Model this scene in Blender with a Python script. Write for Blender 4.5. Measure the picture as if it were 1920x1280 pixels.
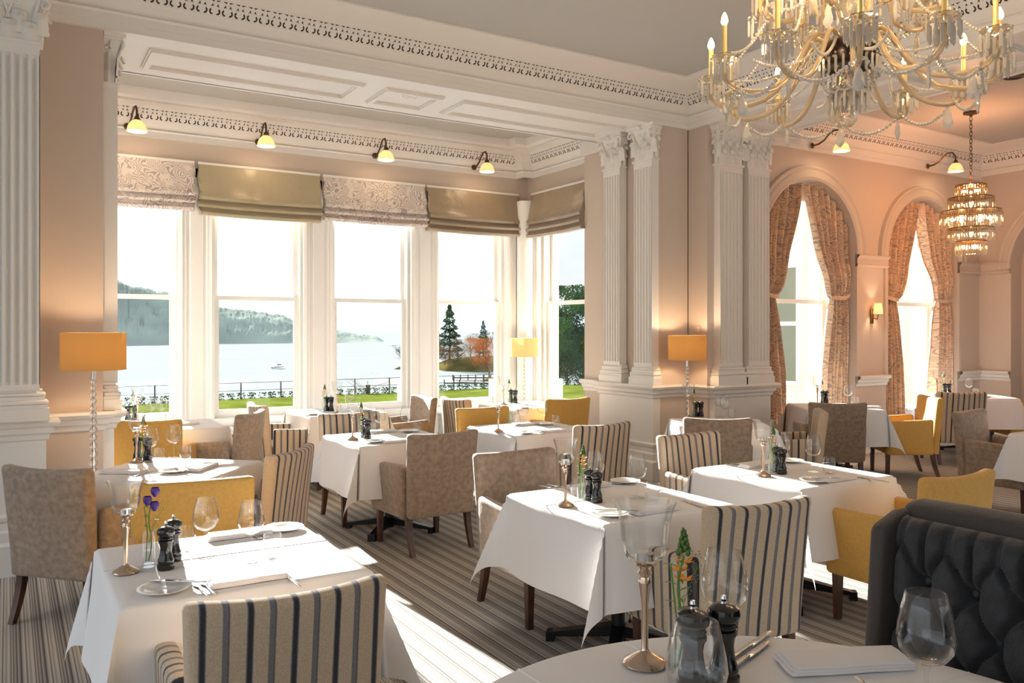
import bpy, bmesh, math, random
from mathutils import Vector, Matrix, noise
PI = math.pi
S = bpy.context.scene
for o in list(bpy.data.objects): bpy.data.objects.remove(o)
C = S.collection

# ------------------------------------------------------------------ camera, sky, sun, exposure
EYE, F, HY = 1.62, 1538.0, 618.0
A = math.radians(31.57); SN, CS = math.sin(A), math.cos(A)
cd = bpy.data.cameras.new('camera'); cam = bpy.data.objects.new('camera', cd); C.objects.link(cam)
cam.location = (0, 0, EYE); cam.rotation_euler = (PI/2, 0, -A)
cd.sensor_width = 36; cd.lens = 36*F/1920; cd.shift_y = (HY-640)/1920
cd.clip_start = .05; cd.clip_end = 8000
S.camera = cam

def P(u, v, z=0.0):                       # point of a horizontal plane seen at a pixel
    d = (EYE-z)*F/(v-HY); t = (u-960)/F
    return Vector((d*(SN+CS*t), d*(CS-SN*t), z))
def D(u, d, z=0.0):                       # point at depth d
    t = (u-960)/F
    return Vector((d*(SN+CS*t), d*(CS-SN*t), z))
def ZV(v, d): return EYE-(v-HY)*d/F       # height of pixel row v at depth d

SUN_AZ = Vector((SN-.53*CS, CS+.53*SN, 0)).normalized(); SUN_EL = math.radians(16)
sd = bpy.data.lights.new('sun', 'SUN'); sd.energy = 26.0; sd.angle = math.radians(.7); sd.color = (1, .96, .90)
sun = bpy.data.objects.new('sun', sd); C.objects.link(sun)
tow = Vector((SUN_AZ.x*math.cos(SUN_EL), SUN_AZ.y*math.cos(SUN_EL), math.sin(SUN_EL)))
sun.rotation_euler = tow.to_track_quat('Z', 'Y').to_euler(); sun.location = (5, 14, 8)

w = bpy.data.worlds.new('sky'); S.world = w; w.use_nodes = True
nt = w.node_tree; N = nt.nodes; L = nt.links; N.clear()
out = N.new('ShaderNodeOutputWorld'); bg = N.new('ShaderNodeBackground'); L.new(bg.outputs[0], out.inputs[0])
tc = N.new('ShaderNodeTexCoord'); sep = N.new('ShaderNodeSeparateXYZ'); L.new(tc.outputs['Generated'], sep.inputs[0])
rp = N.new('ShaderNodeValToRGB'); L.new(sep.outputs['Z'], rp.inputs[0])
rp.color_ramp.elements[0].position = .04; rp.color_ramp.elements[0].color = (.58, .61, .63, 1)
rp.color_ramp.elements[1].position = .55; rp.color_ramp.elements[1].color = (1.25, 1.42, 1.6, 1)
mp = N.new('ShaderNodeMapping'); mp.inputs['Scale'].default_value = (2.2, 2.2, 9)
L.new(tc.outputs['Generated'], mp.inputs[0])
nz = N.new('ShaderNodeTexNoise'); nz.inputs['Scale'].default_value = 1.6; nz.inputs['Detail'].default_value = 5
L.new(mp.outputs[0], nz.inputs[0])
mx = N.new('ShaderNodeMix'); mx.data_type = 'RGBA'; mr = N.new('ShaderNodeMapRange')
mr.inputs['From Min'].default_value = .42; mr.inputs['From Max'].default_value = .62
L.new(nz.outputs[0], mr.inputs[0]); L.new(mr.outputs[0], mx.inputs['Factor'])
L.new(rp.outputs[0], mx.inputs[6])
cl = N.new('ShaderNodeMix'); cl.data_type = 'RGBA'; cl.blend_type = 'MULTIPLY'; cl.inputs['Factor'].default_value = 1   # cloud: a little brighter than the clear part
cl.inputs[7].default_value = (1.16, 1.13, 1.10, 1); L.new(rp.outputs[0], cl.inputs[6]); L.new(cl.outputs[2], mx.inputs[7])
dt = N.new('ShaderNodeVectorMath'); dt.operation = 'DOT_PRODUCT'
g = Vector((SN+CS*-.30, CS-SN*-.30, .115)).normalized()      # the brightest part of the sky, round the veiled sun
L.new(tc.outputs['Generated'], dt.inputs[0]); dt.inputs[1].default_value = g
pw = N.new('ShaderNodeMath'); pw.operation = 'POWER'; pw.inputs[1].default_value = 60
mxx = N.new('ShaderNodeMath'); mxx.operation = 'MAXIMUM'; mxx.inputs[1].default_value = 0
L.new(dt.outputs['Value'], mxx.inputs[0]); L.new(mxx.outputs[0], pw.inputs[0])
ml = N.new('ShaderNodeMath'); ml.operation = 'MULTIPLY_ADD'; ml.inputs[1].default_value = 1.1; ml.inputs[2].default_value = 1.0
L.new(pw.outputs[0], ml.inputs[0])
L.new(mx.outputs[2], bg.inputs[0]); L.new(ml.outputs[0], bg.inputs[1])

S.view_settings.view_transform = 'Standard'; S.view_settings.look = 'None'
S.view_settings.gamma = 1; S.view_settings.use_curve_mapping = False
S.view_settings.exposure = 0.46
S.cycles.max_bounces = 8; S.cycles.transparent_max_bounces = 24
S.cycles.diffuse_bounces = 4; S.cycles.glossy_bounces = 4; S.cycles.transmission_bounces = 8
S.cycles.sample_clamp_indirect = 6; S.cycles.caustics_refractive = False; S.cycles.caustics_reflective = False

# ------------------------------------------------------------------ materials
def srgb(r, g, b):
    f = lambda c: (c/255/12.92) if c/255 <= .04045 else ((c/255+.055)/1.055)**2.4
    return (f(r), f(g), f(b), 1)
def mat(name, col, rough=.6, metal=0, bump=None, spec=.5, sheen=0, emit=None, var=None, trans=0):
    m = bpy.data.materials.new(name); m.use_nodes = True
    n = m.node_tree.nodes; l = m.node_tree.links; b = n['Principled BSDF']
    b.inputs['Base Color'].default_value = col; b.inputs['Roughness'].default_value = rough
    b.inputs['Metallic'].default_value = metal; b.inputs['Specular IOR Level'].default_value = spec
    if sheen: b.inputs['Sheen Weight'].default_value = sheen
    if emit: b.inputs['Emission Color'].default_value = emit[0]; b.inputs['Emission Strength'].default_value = emit[1]
    t = n.new('ShaderNodeTexCoord')
    if var:                                # (scale, amount): mottled colour
        x = n.new('ShaderNodeTexNoise'); x.inputs['Scale'].default_value = var[0]; x.inputs['Detail'].default_value = 5
        l.new(t.outputs['Object'], x.inputs[0])
        r = n.new('ShaderNodeValToRGB'); a = var[1]
        r.color_ramp.elements[0].position = .35; r.color_ramp.elements[1].position = .65
        r.color_ramp.elements[0].color = tuple(c*(1-a) for c in col[:3])+(1,)
        r.color_ramp.elements[1].color = tuple(min(1, c*(1+a)) for c in col[:3])+(1,)
        l.new(x.outputs[0], r.inputs[0]); l.new(r.outputs[0], b.inputs['Base Color'])
    if bump:                               # (scale, strength)
        x = n.new('ShaderNodeTexNoise'); x.inputs['Scale'].default_value = bump[0]; x.inputs['Detail'].default_value = 4
        l.new(t.outputs['Object'], x.inputs[0])
        q = n.new('ShaderNodeBump'); q.inputs['Strength'].default_value = bump[1]; q.inputs['Distance'].default_value = .01
        l.new(x.outputs[0], q.inputs['Height']); l.new(q.outputs[0], b.inputs['Normal'])
    return m
def glassy(name, tint=(.97, .98, .98, 1), gl=.9, ior=1.45, solid=0, rough=.02):
    m = bpy.data.materials.new(name); m.use_nodes = True
    n = m.node_tree.nodes; l = m.node_tree.links; n.clear()
    o = n.new('ShaderNodeOutputMaterial'); t = n.new('ShaderNodeBsdfTransparent'); t.inputs[0].default_value = tint
    g = n.new('ShaderNodeBsdfGlossy'); g.inputs['Roughness'].default_value = rough
    f = n.new('ShaderNodeLayerWeight'); f.inputs[0].default_value = .5
    f2 = n.new('ShaderNodeMath'); f2.operation = 'POWER'; f2.inputs[1].default_value = 4.5; l.new(f.outputs['Facing'], f2.inputs[0])
    k = n.new('ShaderNodeMath'); k.operation = 'MULTIPLY_ADD'; k.inputs[1].default_value = .75*gl; k.inputs[2].default_value = .024*gl; k.use_clamp = True
    l.new(f2.outputs[0], k.inputs[0]); x = n.new('ShaderNodeMixShader')
    l.new(k.outputs[0], x.inputs[0]); l.new(t.outputs[0], x.inputs[1]); l.new(g.outputs[0], x.inputs[2])
    if solid:
        q = n.new('ShaderNodeBsdfGlass'); q.inputs['IOR'].default_value = 1.5; q.inputs[0].default_value = tint
        q.inputs['Roughness'].default_value = .03
        y = n.new('ShaderNodeMixShader'); y.inputs[0].default_value = solid
        l.new(x.outputs[0], y.inputs[1]); l.new(q.outputs[0], y.inputs[2]); x = y
    l.new(x.outputs[0], o.inputs[0]); return m
def axis_ramp(name, axis, period, stops, rough=.85, interp='LINEAR', wob=0, bumps=0, sheen=0, off=0):
    m = mat(name, (1, 1, 1, 1), rough, spec=.25, sheen=sheen, bump=(260, .25))
    n = m.node_tree.nodes; l = m.node_tree.links; b = n['Principled BSDF']
    t = n.new('ShaderNodeTexCoord'); s = n.new('ShaderNodeSeparateXYZ'); l.new(t.outputs['Object'], s.inputs[0])
    d = n.new('ShaderNodeMath'); d.operation = 'MULTIPLY_ADD'; d.inputs[1].default_value = 1/period; d.inputs[2].default_value = 100.0+off
    l.new(s.outputs[axis], d.inputs[0])
    q = n.new('ShaderNodeMath'); q.operation = 'FRACT'; l.new(d.outputs[0], q.inputs[0])
    r = n.new('ShaderNodeValToRGB'); r.color_ramp.interpolation = interp
    e = r.color_ramp.elements
    while len(e) < len(stops): e.new(.5)
    for i, (p, c) in enumerate(stops): e[i].position = p; e[i].color = c
    l.new(q.outputs[0], r.inputs[0])
    x = n.new('ShaderNodeTexNoise'); x.inputs['Scale'].default_value = 180; l.new(t.outputs['Object'], x.inputs[0])
    mxn = n.new('ShaderNodeMix'); mxn.data_type = 'RGBA'; mxn.blend_type = 'OVERLAY'; mxn.inputs['Factor'].default_value = .35
    l.new(r.outputs[0], mxn.inputs[6]); l.new(x.outputs[0], mxn.inputs[7]); l.new(mxn.outputs[2], b.inputs['Base Color'])
    return m
def damask(name, base, ink, scale=3.2, rough=.6, axes=(0, 2)):
    m = mat(name, base, rough, spec=.3, sheen=.2)
    n = m.node_tree.nodes; l = m.node_tree.links; b = n['Principled BSDF']
    t = n.new('ShaderNodeTexCoord'); mpg = n.new('ShaderNodeMapping')
    mpg.inputs['Scale'].default_value = tuple(scale if i in axes else .3 for i in range(3)); l.new(t.outputs['Object'], mpg.inputs[0])
    nn = n.new('ShaderNodeTexNoise'); nn.inputs['Scale'].default_value = 1.6; nn.inputs['Detail'].default_value = 1
    l.new(mpg.outputs[0], nn.inputs[0])
    v = n.new('ShaderNodeVectorMath'); v.operation = 'MULTIPLY_ADD'
    l.new(nn.outputs['Color'], v.inputs[0]); v.inputs[1].default_value = (.9, .9, .9); l.new(mpg.outputs[0], v.inputs[2])
    vo = n.new('ShaderNodeTexVoronoi'); vo.inputs['Scale'].default_value = 1.5; l.new(v.outputs[0], vo.inputs['Vector'])
    k = n.new('ShaderNodeMath'); k.operation = 'MULTIPLY'; k.inputs[1].default_value = 46; l.new(vo.outputs['Distance'], k.inputs[0])
    sn = n.new('ShaderNodeMath'); sn.operation = 'SINE'; l.new(k.outputs[0], sn.inputs[0])
    r = n.new('ShaderNodeValToRGB'); r.color_ramp.elements[0].position = .1; r.color_ramp.elements[1].position = .5
    r.color_ramp.elements[0].color = base; r.color_ramp.elements[1].color = ink
    n2 = n.new('ShaderNodeTexNoise'); n2.inputs['Scale'].default_value = 2.2; l.new(mpg.outputs[0], n2.inputs[0])
    mm = n.new('ShaderNodeMapRange'); mm.inputs['From Min'].default_value = .36; mm.inputs['From Max'].default_value = .46
    l.new(n2.outputs[0], mm.inputs[0])
    pm = n.new('ShaderNodeMath'); pm.operation = 'MULTIPLY'; l.new(sn.outputs[0], pm.inputs[0]); l.new(mm.outputs[0], pm.inputs[1])
    l.new(pm.outputs[0], r.inputs[0]); l.new(r.outputs[0], b.inputs['Base Color'])
    return m

M = {}
M['wall'] = mat('wall paint', srgb(203, 188, 174), .75, bump=(30, .05))
M['trim'] = mat('cream joinery paint', srgb(229, 225, 219), .45)
M['white'] = mat('white gloss paint', srgb(240, 240, 238), .35)
M['ceil'] = mat('ceiling paint', srgb(184, 182, 178), .9)
M['painted_dark'] = mat('painted dark fill', srgb(58, 46, 36), .9)  # flat dark colour standing in for the shade inside the cornice openings
M['carpet'] = axis_ramp('striped carpet', 0, .10, [(0, srgb(193, 187, 178)), (.08, srgb(189, 182, 173)), (.12, srgb(92, 88, 85)), (.17, srgb(187, 180, 171)), (.24, srgb(105, 101, 97)), (.29, srgb(173, 167, 159)), (.38, srgb(88, 84, 82)), (.43, srgb(176, 169, 161)), (.5, srgb(134, 127, 121)), (.56, srgb(77, 74, 73)), (.62, srgb(165, 159, 151)), (.72, srgb(200, 193, 184)), (.78, srgb(105, 101, 97)), (.84, srgb(195, 189, 180)), (.93, srgb(154, 147, 140)), (1, srgb(193, 187, 178))], .95)
BE, DK, GR = srgb(196, 174, 148), srgb(52, 50, 56), srgb(120, 116, 118)
st = [(0, BE), (.17, BE), (.19, GR), (.22, DK), (.30, DK), (.33, GR), (.345, BE), (.66, BE), (.68, GR), (.78, GR), (.80, srgb(80, 78, 84)), (.84, BE), (1, BE)]
M['stripe_x'] = axis_ramp('striped upholstery', 0, .122, st, .8, sheen=.2, off=.25)
M['stripe_y'] = axis_ramp('striped upholstery on arms', 1, .122, st, .8, sheen=.2)
M['velvet'] = mat('taupe crushed velvet', srgb(150, 130, 112), .6, bump=(120, .2), sheen=.25, var=(30, .20), spec=.3)
M['velvet_light'] = M['velvet']
M['yellow'] = mat('mustard wool', srgb(206, 160, 84), .8, bump=(300, .25), sheen=.15, spec=.2, var=(60, .05))
M['wood'] = mat('dark stained wood', srgb(74, 44, 30), .35, var=(14, .3))
M['cloth'] = mat('white linen', srgb(236, 232, 230), .75, bump=(9, .18), spec=.25)
M['napkin'] = mat('napkin linen', srgb(234, 228, 226), .8, bump=(60, .15), spec=.2)
M['iron'] = mat('black cast iron', srgb(22, 24, 28), .35, metal=.3)
M['mill'] = mat('black lacquered wood', srgb(12, 12, 13), .15, spec=.7)
M['steel'] = mat('polished steel', srgb(215, 215, 215), .15, metal=1)
M['china'] = mat('white china', srgb(232, 228, 220), .15)
M['mercury'] = mat('mercury glass', srgb(216, 190, 168), .12, metal=.85)
M['silver'] = mat('silvered glass', srgb(205, 190, 172), .15, metal=.85)
M['glass'] = glassy('clear glass', (.992, .995, .995, 1), 1.7)
M['pane'] = glassy('window glass', (.99, 1, 1, 1), .35)
M['ball'] = glassy('crystal', (.98, .97, .96, 1), 1.6, solid=.55)
M['crystal'] = glassy('warm crystal', (.99, .96, .90, 1), 2.6, solid=.5)
M['arm'] = mat('warm glass arm', srgb(246, 222, 184), .10, metal=.1, spec=.8); M['arm'].node_tree.nodes['Principled BSDF'].inputs['Transmission Weight'].default_value = .6
M['bead'] = mat('cut crystal', srgb(250, 242, 228), .06, spec=.9); M['bead'].node_tree.nodes['Principled BSDF'].inputs['Transmission Weight'].default_value = .42
M['rods'] = glassy('crystal rods', (1, .95, .86, 1), 2.5, solid=.75)
M['water'] = glassy('water', (.96, .98, .99, 1), .8, ior=1.33)
M['bronze'] = mat('aged bronze', srgb(92, 76, 60), .35, metal=.8)
M['brass'] = mat('antique brass', srgb(150, 112, 60), .25, metal=.9)
M['green'] = mat('stem green', srgb(92, 140, 48), .5)
M['dgreen'] = mat('bud green', srgb(70, 104, 34), .5)
M['orange'] = mat('orange petal', srgb(250, 160, 30), .5)
M['purple'] = mat('purple petal', srgb(82, 50, 140), .5)
M['booth'] = mat('charcoal velvet', srgb(50, 50, 52), .6, bump=(150, .25), sheen=.12, var=(30, .2), spec=.3)
M['booth_edge'] = mat('brown grey velvet', srgb(70, 62, 58), .6, bump=(150, .2), sheen=.15, spec=.3)
M['candle'] = mat('candle tube', srgb(214, 190, 120), .4)
M['bulb'] = mat('lit flame bulb', (1, .75, .4, 1), .4, emit=((1, .60, .24, 1), 45))
M['spark'] = mat('lit bulb in crystal', (1, .75, .4, 1), .4, emit=((1, .68, .32, 1), 30))
def shade_mat(name, col, tcol, k=.6, emit=None):
    m = bpy.data.materials.new(name); m.use_nodes = True
    n = m.node_tree.nodes; l = m.node_tree.links; n.clear()
    o = n.new('ShaderNodeOutputMaterial'); d = n.new('ShaderNodeBsdfDiffuse'); d.inputs[0].default_value = col
    t = n.new('ShaderNodeBsdfTranslucent'); t.inputs[0].default_value = tcol
    x = n.new('ShaderNodeMixShader'); x.inputs[0].default_value = k
    tcn = n.new('ShaderNodeTexCoord'); nn = n.new('ShaderNodeTexNoise'); nn.inputs['Scale'].default_value = 160
    l.new(tcn.outputs['Object'], nn.inputs[0]); q = n.new('ShaderNodeBump'); q.inputs['Strength'].default_value = .15
    l.new(nn.outputs[0], q.inputs['Height']); l.new(q.outputs[0], d.inputs['Normal'])
    l.new(d.outputs[0], x.inputs[1]); l.new(t.outputs[0], x.inputs[2]); l.new(x.outputs[0], o.inputs[0]); return m
M['lampshade'] = shade_mat('mustard linen shade', srgb(212, 168, 100), srgb(215, 188, 145), .26)
M['lampshade_pale'] = shade_mat('pale linen shade', srgb(232, 208, 160), srgb(240, 220, 180), .35)
M['opal'] = shade_mat('opal ribbed glass', srgb(250, 240, 222), srgb(255, 236, 208), .5)
M['silk'] = mat('olive taupe silk', srgb(172, 160, 132), .36, bump=(6, 1.0), sheen=.3, spec=.6)
M['silk_dark'] = mat('taupe silk', srgb(156, 138, 114), .34, bump=(6, 1.0), sheen=.3, spec=.6)
M['damask'] = damask('damask print', srgb(222, 212, 202), srgb(172, 160, 160), 4.2, .6)
M['curtain'] = damask('leaf printed curtain', srgb(222, 190, 158), srgb(166, 148, 136), 5.5, .55)
M['radiator'] = mat('radiator enamel', srgb(226, 230, 234), .35)
M['lawn'] = mat('lawn grass', srgb(80, 88, 34), 1, spec=0, var=(.6, .25))
M['lake'] = mat('lake water', srgb(122, 126, 125), 1, spec=0, var=(.05, .04))
M['hill'] = mat('hazy wooded hill', srgb(122, 130, 122), 1, var=(.02, .25), spec=0)  # green-grey with distance haze mixed into the colour
M['hill_far_haze'] = mat('haze-paled distant fell', srgb(196, 206, 210), 1, var=(.002, .06), spec=0)  # paleness is aerial haze painted into the base colour
M['hill_mid_haze'] = mat('haze-blue fell', srgb(160, 176, 178), 1, var=(.008, .08), spec=0)  # the blue cast is haze put into the colour
M['leaf_dark'] = mat('pine needles', srgb(62, 84, 58), 1, spec=0, var=(.3, .4))
M['leaf_mid'] = mat('evergreen leaves', srgb(70, 104, 62), 1, spec=0, var=(.4, .4))
M['twig_brown'] = mat('bare brown twigs', srgb(128, 98, 72), 1, spec=0, var=(.2, .25))
M['twig_rust'] = mat('rust coloured twigs', srgb(160, 100, 62), 1, spec=0, var=(.2, .25))
M['bark'] = mat('bark', srgb(84, 72, 60), .9, var=(2, .3))
M['earth'] = mat('shore earth', srgb(80, 72, 42), 1, spec=0, var=(.2, .3))
M['stone'] = mat('cream rendered stone', srgb(240, 226, 190), .7, var=(1, .04))
M['plate_switch'] = mat('switch plate', srgb(196, 176, 158), .4)
M['fence'] = mat('estate railing iron', srgb(52, 56, 60), .6)
M['flame_orange'] = M['orange']

# ------------------------------------------------------------------ mesh helpers
class MB:
    def __init__(s): s.v = []; s.f = []; s.m = []
    def add(s, vs, fs, m=0):
        k = len(s.v); s.v += [tuple(x) for x in vs]; s.f += [tuple(i+k for i in f) for f in fs]; s.m += [m]*len(fs); return s
    def box(s, x0, x1, y0, y1, z0, z1, m=0):
        return s.add([(x, y, z) for z in (z0, z1) for y in (y0, y1) for x in (x0, x1)],
                     [(0, 2, 3, 1), (4, 5, 7, 6), (0, 1, 5, 4), (1, 3, 7, 5), (3, 2, 6, 7), (2, 0, 4, 6)], m)
    def grid(s, nu, nv, fn, m=0, closed=False):
        vs = [fn(i/nu, j/nv) for j in range(nv+1) for i in range(nu+1)]
        return s.add(vs, [(j*(nu+1)+i, j*(nu+1)+i+1, (j+1)*(nu+1)+i+1, (j+1)*(nu+1)+i) for j in range(nv) for i in range(nu)], m)
    def lathe(s, prof, seg=24, c=(0, 0, 0), m=0, flute=None):
        vs = []
        for (r, z) in prof:
            for i in range(seg):
                a = 2*PI*i/seg; rr = r*(flute(a, z) if flute else 1)
                vs.append((c[0]+rr*math.cos(a), c[1]+rr*math.sin(a), c[2]+z))
        fs = [(j*seg+i, j*seg+(i+1) % seg, (j+1)*seg+(i+1) % seg, (j+1)*seg+i) for j in range(len(prof)-1) for i in range(seg)]
        return s.add(vs, fs, m)
    def tube(s, path, r, seg=8, m=0, cap=True):
        path = [Vector(p) for p in path]; rs = r if isinstance(r, (list, tuple)) else [r]*len(path)
        vs = []; prev = None
        for i, p in enumerate(path):
            t = (path[min(i+1, len(path)-1)]-path[max(i-1, 0)]).normalized()
            if prev is None:
                n = t.cross(Vector((0, 0, 1)));
                if n.length < .05: n = t.cross(Vector((1, 0, 0)))
                n.normalize()
            else:
                n = (prev-t*prev.dot(t)).normalized()
            prev = n; b = t.cross(n)
            for k in range(seg):
                a = 2*PI*k/seg; vs.append(p+(n*math.cos(a)+b*math.sin(a))*rs[i])
        fs = [(j*seg+i, j*seg+(i+1) % seg, (j+1)*seg+(i+1) % seg, (j+1)*seg+i) for j in range(len(path)-1) for i in range(seg)]
        if cap: fs += [tuple(range(seg))[::-1], tuple((len(path)-1)*seg+i for i in range(seg))]
        return s.add(vs, fs, m)
    def rbox(s, c, h, r, n=(4, 4, 4), fn=None, m=0):   # rounded box, warped by fn
        ax = []
        for k in range(3):
            hh = h[k]; rr = min(r, hh*.98); inner = hh-rr
            ax.append([-hh, -hh+rr*.35, -inner]+[-inner+2*inner*i/n[k] for i in range(1, n[k])]+[inner, hh-rr*.35, hh])
        key = {}; fs = []
        def vid(p):
            q = tuple(round(x, 6) for x in p)
            if q not in key: key[q] = len(key)
            return key[q]
        for k in range(3):
            a, b = (k+1) % 3, (k+2) % 3
            for sg in (-1, 1):
                for i in range(len(ax[a])-1):
                    for j in range(len(ax[b])-1):
                        f = []
                        for (ii, jj) in ((i, j), (i+1, j), (i+1, j+1), (i, j+1)):
                            p = [0, 0, 0]; p[k] = sg*h[k]; p[a] = ax[a][ii]; p[b] = ax[b][jj]; f.append(vid(p))
                        fs.append(tuple(f) if sg > 0 else tuple(f[::-1]))
        vs = []
        for q in key:
            p = Vector(q); cl = Vector([max(-(h[k]-min(r, h[k]*.98)), min(h[k]-min(r, h[k]*.98), p[k])) for k in range(3)])
            d = p-cl
            if d.length > 1e-6:
                rr = min(r, min(h)*.98); d = d.normalized()*rr
            p = cl+d
            if fn: p = Vector(fn(p))
            vs.append(p+Vector(c))
        return s.add(vs, fs, m)
    def sphere(s, c, r, seg=12, rings=8, m=0, sc=(1, 1, 1)):
        vs = []
        for j in range(rings+1):
            ph = PI*j/rings
            for i in range(seg):
                a = 2*PI*i/seg
                vs.append((c[0]+r*sc[0]*math.sin(ph)*math.cos(a), c[1]+r*sc[1]*math.sin(ph)*math.sin(a), c[2]+r*sc[2]*math.cos(ph)))
        return s.add(vs, [(j*seg+i, (j+1)*seg+i, (j+1)*seg+(i+1) % seg, j*seg+(i+1) % seg) for j in range(rings) for i in range(seg)], m)
    def profile(s, prof, path, up=(0, 0, 1), m=0, closed=False):
        # prof: (out, z); path: list of (point, outward vector)
        vs = []
        for (p, o) in path:
            p = Vector(p); o = Vector(o)
            for (a, z) in prof: vs.append(p+o*a+Vector(up)*z)
        k = len(prof)
        return s.add(vs, [(j*k+i, j*k+i+1, (j+1)*k+i+1, (j+1)*k+i) for j in range(len(path)-1) for i in range(k-1)], m)
    def xf(s, mt):
        s.v = [tuple(mt @ Vector(p)) for p in s.v]; return s
    def join(s, o, mt=None, m=None):
        k = len(s.v); s.v += [tuple(mt @ Vector(p)) if mt else p for p in o.v]
        s.f += [tuple(i+k for i in f) for f in o.f]; s.m += (o.m if m is None else [m]*len(o.f)); return s
    def build(s, name, mats, parent=None, smooth=True, loc=None, ang=35, fixn=True):
        me = bpy.data.meshes.new(name); me.from_pydata(s.v, [], s.f)
        if not isinstance(mats, (list, tuple)): mats = [mats]
        for x in mats: me.materials.append(M[x] if isinstance(x, str) else x)
        me.polygons.foreach_set('material_index', s.m)
        bm = bmesh.new(); bm.from_mesh(me); bmesh.ops.remove_doubles(bm, verts=bm.verts, dist=1e-5)
        if fixn: bmesh.ops.recalc_face_normals(bm, faces=bm.faces)
        bm.to_mesh(me); bm.free()
        if smooth:
            me.polygons.foreach_set('use_smooth', [True]*len(me.polygons)); me.set_sharp_from_angle(angle=math.radians(ang))
        o = bpy.data.objects.new(name, me); C.objects.link(o)
        if parent: o.parent = parent
        if loc is not None: o.location = loc
        return o
def tag(o, label, cat, group=None, kind=None):
    o['label'] = label; o['category'] = cat
    if group: o['group'] = group
    if kind: o['kind'] = kind
    return o
def thing(name, label, cat, loc=(0, 0, 0), rz=0, group=None):
    o = bpy.data.objects.new(name, None); C.objects.link(o); o.location = loc; o.rotation_euler = (0, 0, rz)
    o.empty_display_size = .1
    return tag(o, label, cat, group)
def struct(o): o['kind'] = 'structure'; return o
def kids(o): return [c for c in bpy.data.objects if c.parent == o]
def dup(root, loc, rz, label, group=None, parts=True):
    r = root.copy(); C.objects.link(r); r.location = loc; r.rotation_euler = (0, 0, rz); r['label'] = label
    if group: r['group'] = group
    if parts:
        for ch in CH.get(root.name, []):
            c = ch.copy(); C.objects.link(c); c.parent = r
            for g in CH.get(ch.name, []):
                d = g.copy(); C.objects.link(d); d.parent = c
    return r
CH = {}
def reg(root):                                # remember the children of a prototype
    CH[root.name] = kids(root)
    for c in CH[root.name]: CH[c.name] = kids(c)
def T(x=0, y=0, z=0, rz=0, s=1): return Matrix.Translation((x, y, z)) @ Matrix.Rotation(rz, 4, 'Z') @ Matrix.Scale(s, 4)
class Maker:                                  # first call moves the prototype itself, later ones copy it
    def __init__(s, fn): s.fn = fn; s.p = None; s.used = False
    def __call__(s, loc, rz, label, group=None, scale=None):
        if s.p is None: s.p = s.fn(); reg(s.p)
        if not s.used:
            s.used = True; o = s.p; o.location = loc; o.rotation_euler = (0, 0, rz); o['label'] = label
            if group: o['group'] = group
        else: o = dup(s.p, loc, rz, label, group)
        if scale: o.scale = (scale,)*3
        return o

# ------------------------------------------------------------------ room shell
ZC, ZB, ZS = 4.25, 4.12, 3.85      # main ceiling, bay ceiling, soffits
YA, YW, XP, XR, XBL = 6.75, 9.55, 6.0, 6.12, .21
XB0, XB1, YJ = 6.45, 7.41, 6.46
XE = 12.3
struct(MB().box(-4, XE+.3, -5, 7.1, -.1, 0).box(XBL-.3, XR+.35, 7.1, 9.85, -.1, 0).build('floor', 'carpet', smooth=False))
struct(MB().box(-4, XB0+.02, -5, YA+.02, ZC, ZC+.1).box(XB1-.02, XE+.3, -5, YA+.3, ZC, ZC+.1).box(XBL-.3, XR+.3, 7.7, 9.9, ZB, ZB+.13).build('ceiling', 'ceil', smooth=False))
m = MB()
m.box(-4, .60, YA, 8.1, 0, ZC+.1)                     # wall and pier left of the bay
m.box(XP, 6.5, YA, 7.74, 0, ZC+.1); m.box(XP+.02, 6.45, 7.74, 8.1, 0, ZC+.1)
m.box(.60, XP, YA, 7.74, ZS, ZC+.12)
m.box(6.44, XB1+.25, YA, 7.1, 0, ZC+.1)
struct(m.build('wall_back', 'wall', smooth=False))
m = MB(); m.box(XB0, XB1, YJ, YA+.01, 0, ZS+.01); m.box(XB0, XB1, -5, YA+.01, ZS, ZC+.12)
struct(m.build('wall_divider', 'wall', smooth=False))
struct(MB().box(-4, 2.2, -5.2, -5, 0, ZC+.1).build('wall_front_unseen', 'wall', smooth=False))  # unseen partial wall, added and sized to cut the light from behind
# left pier carrying the big pilaster
struct(MB().box(-.9, .17, 6.42, YA+.01, 0, ZC+.02).build('trim_1', 'wall', smooth=False))

def arch_z(x, cx, r, zs): return zs+math.sqrt(max(0, r*r-(x-cx)**2))
ARCH = [(8.5, .88), (10.88, .84)]; ZSP = 2.6; SILL = .42
m = MB(); xs = [XB1+.24]
y0, y1 = YA, 7.1
def colbox(xa, xb, za, zb, z1=ZC+.1): # wall column with a sloped underside
    m.add([(xa, y0, za), (xb, y0, zb), (xb, y0, z1), (xa, y0, z1), (xa, y1, za), (xb, y1, zb), (xb, y1, z1), (xa, y1, z1)],
          [(0, 1, 2, 3), (5, 4, 7, 6), (0, 4, 5, 1), (3, 2, 6, 7)])
last = XB1+.2
for cx, r in ARCH:
    m.box(last, cx-r, y0, y1, 0, ZC+.1)
    nseg = 20
    for i in range(nseg):
        xa, xb = cx-r*math.cos(PI*i/nseg), cx-r*math.cos(PI*(i+1)/nseg)
        colbox(xa, xb, arch_z(xa, cx, r, ZSP), arch_z(xb, cx, r, ZSP))
    m.box(cx-r-.002, cx+r+.002, y0+.14, y1, 0, SILL)
    last = cx+r
m.box(last, XE+.3, y0, y1, 0, ZC+.1)
struct(m.build('wall_window_side', 'wall', smooth=False))
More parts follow.
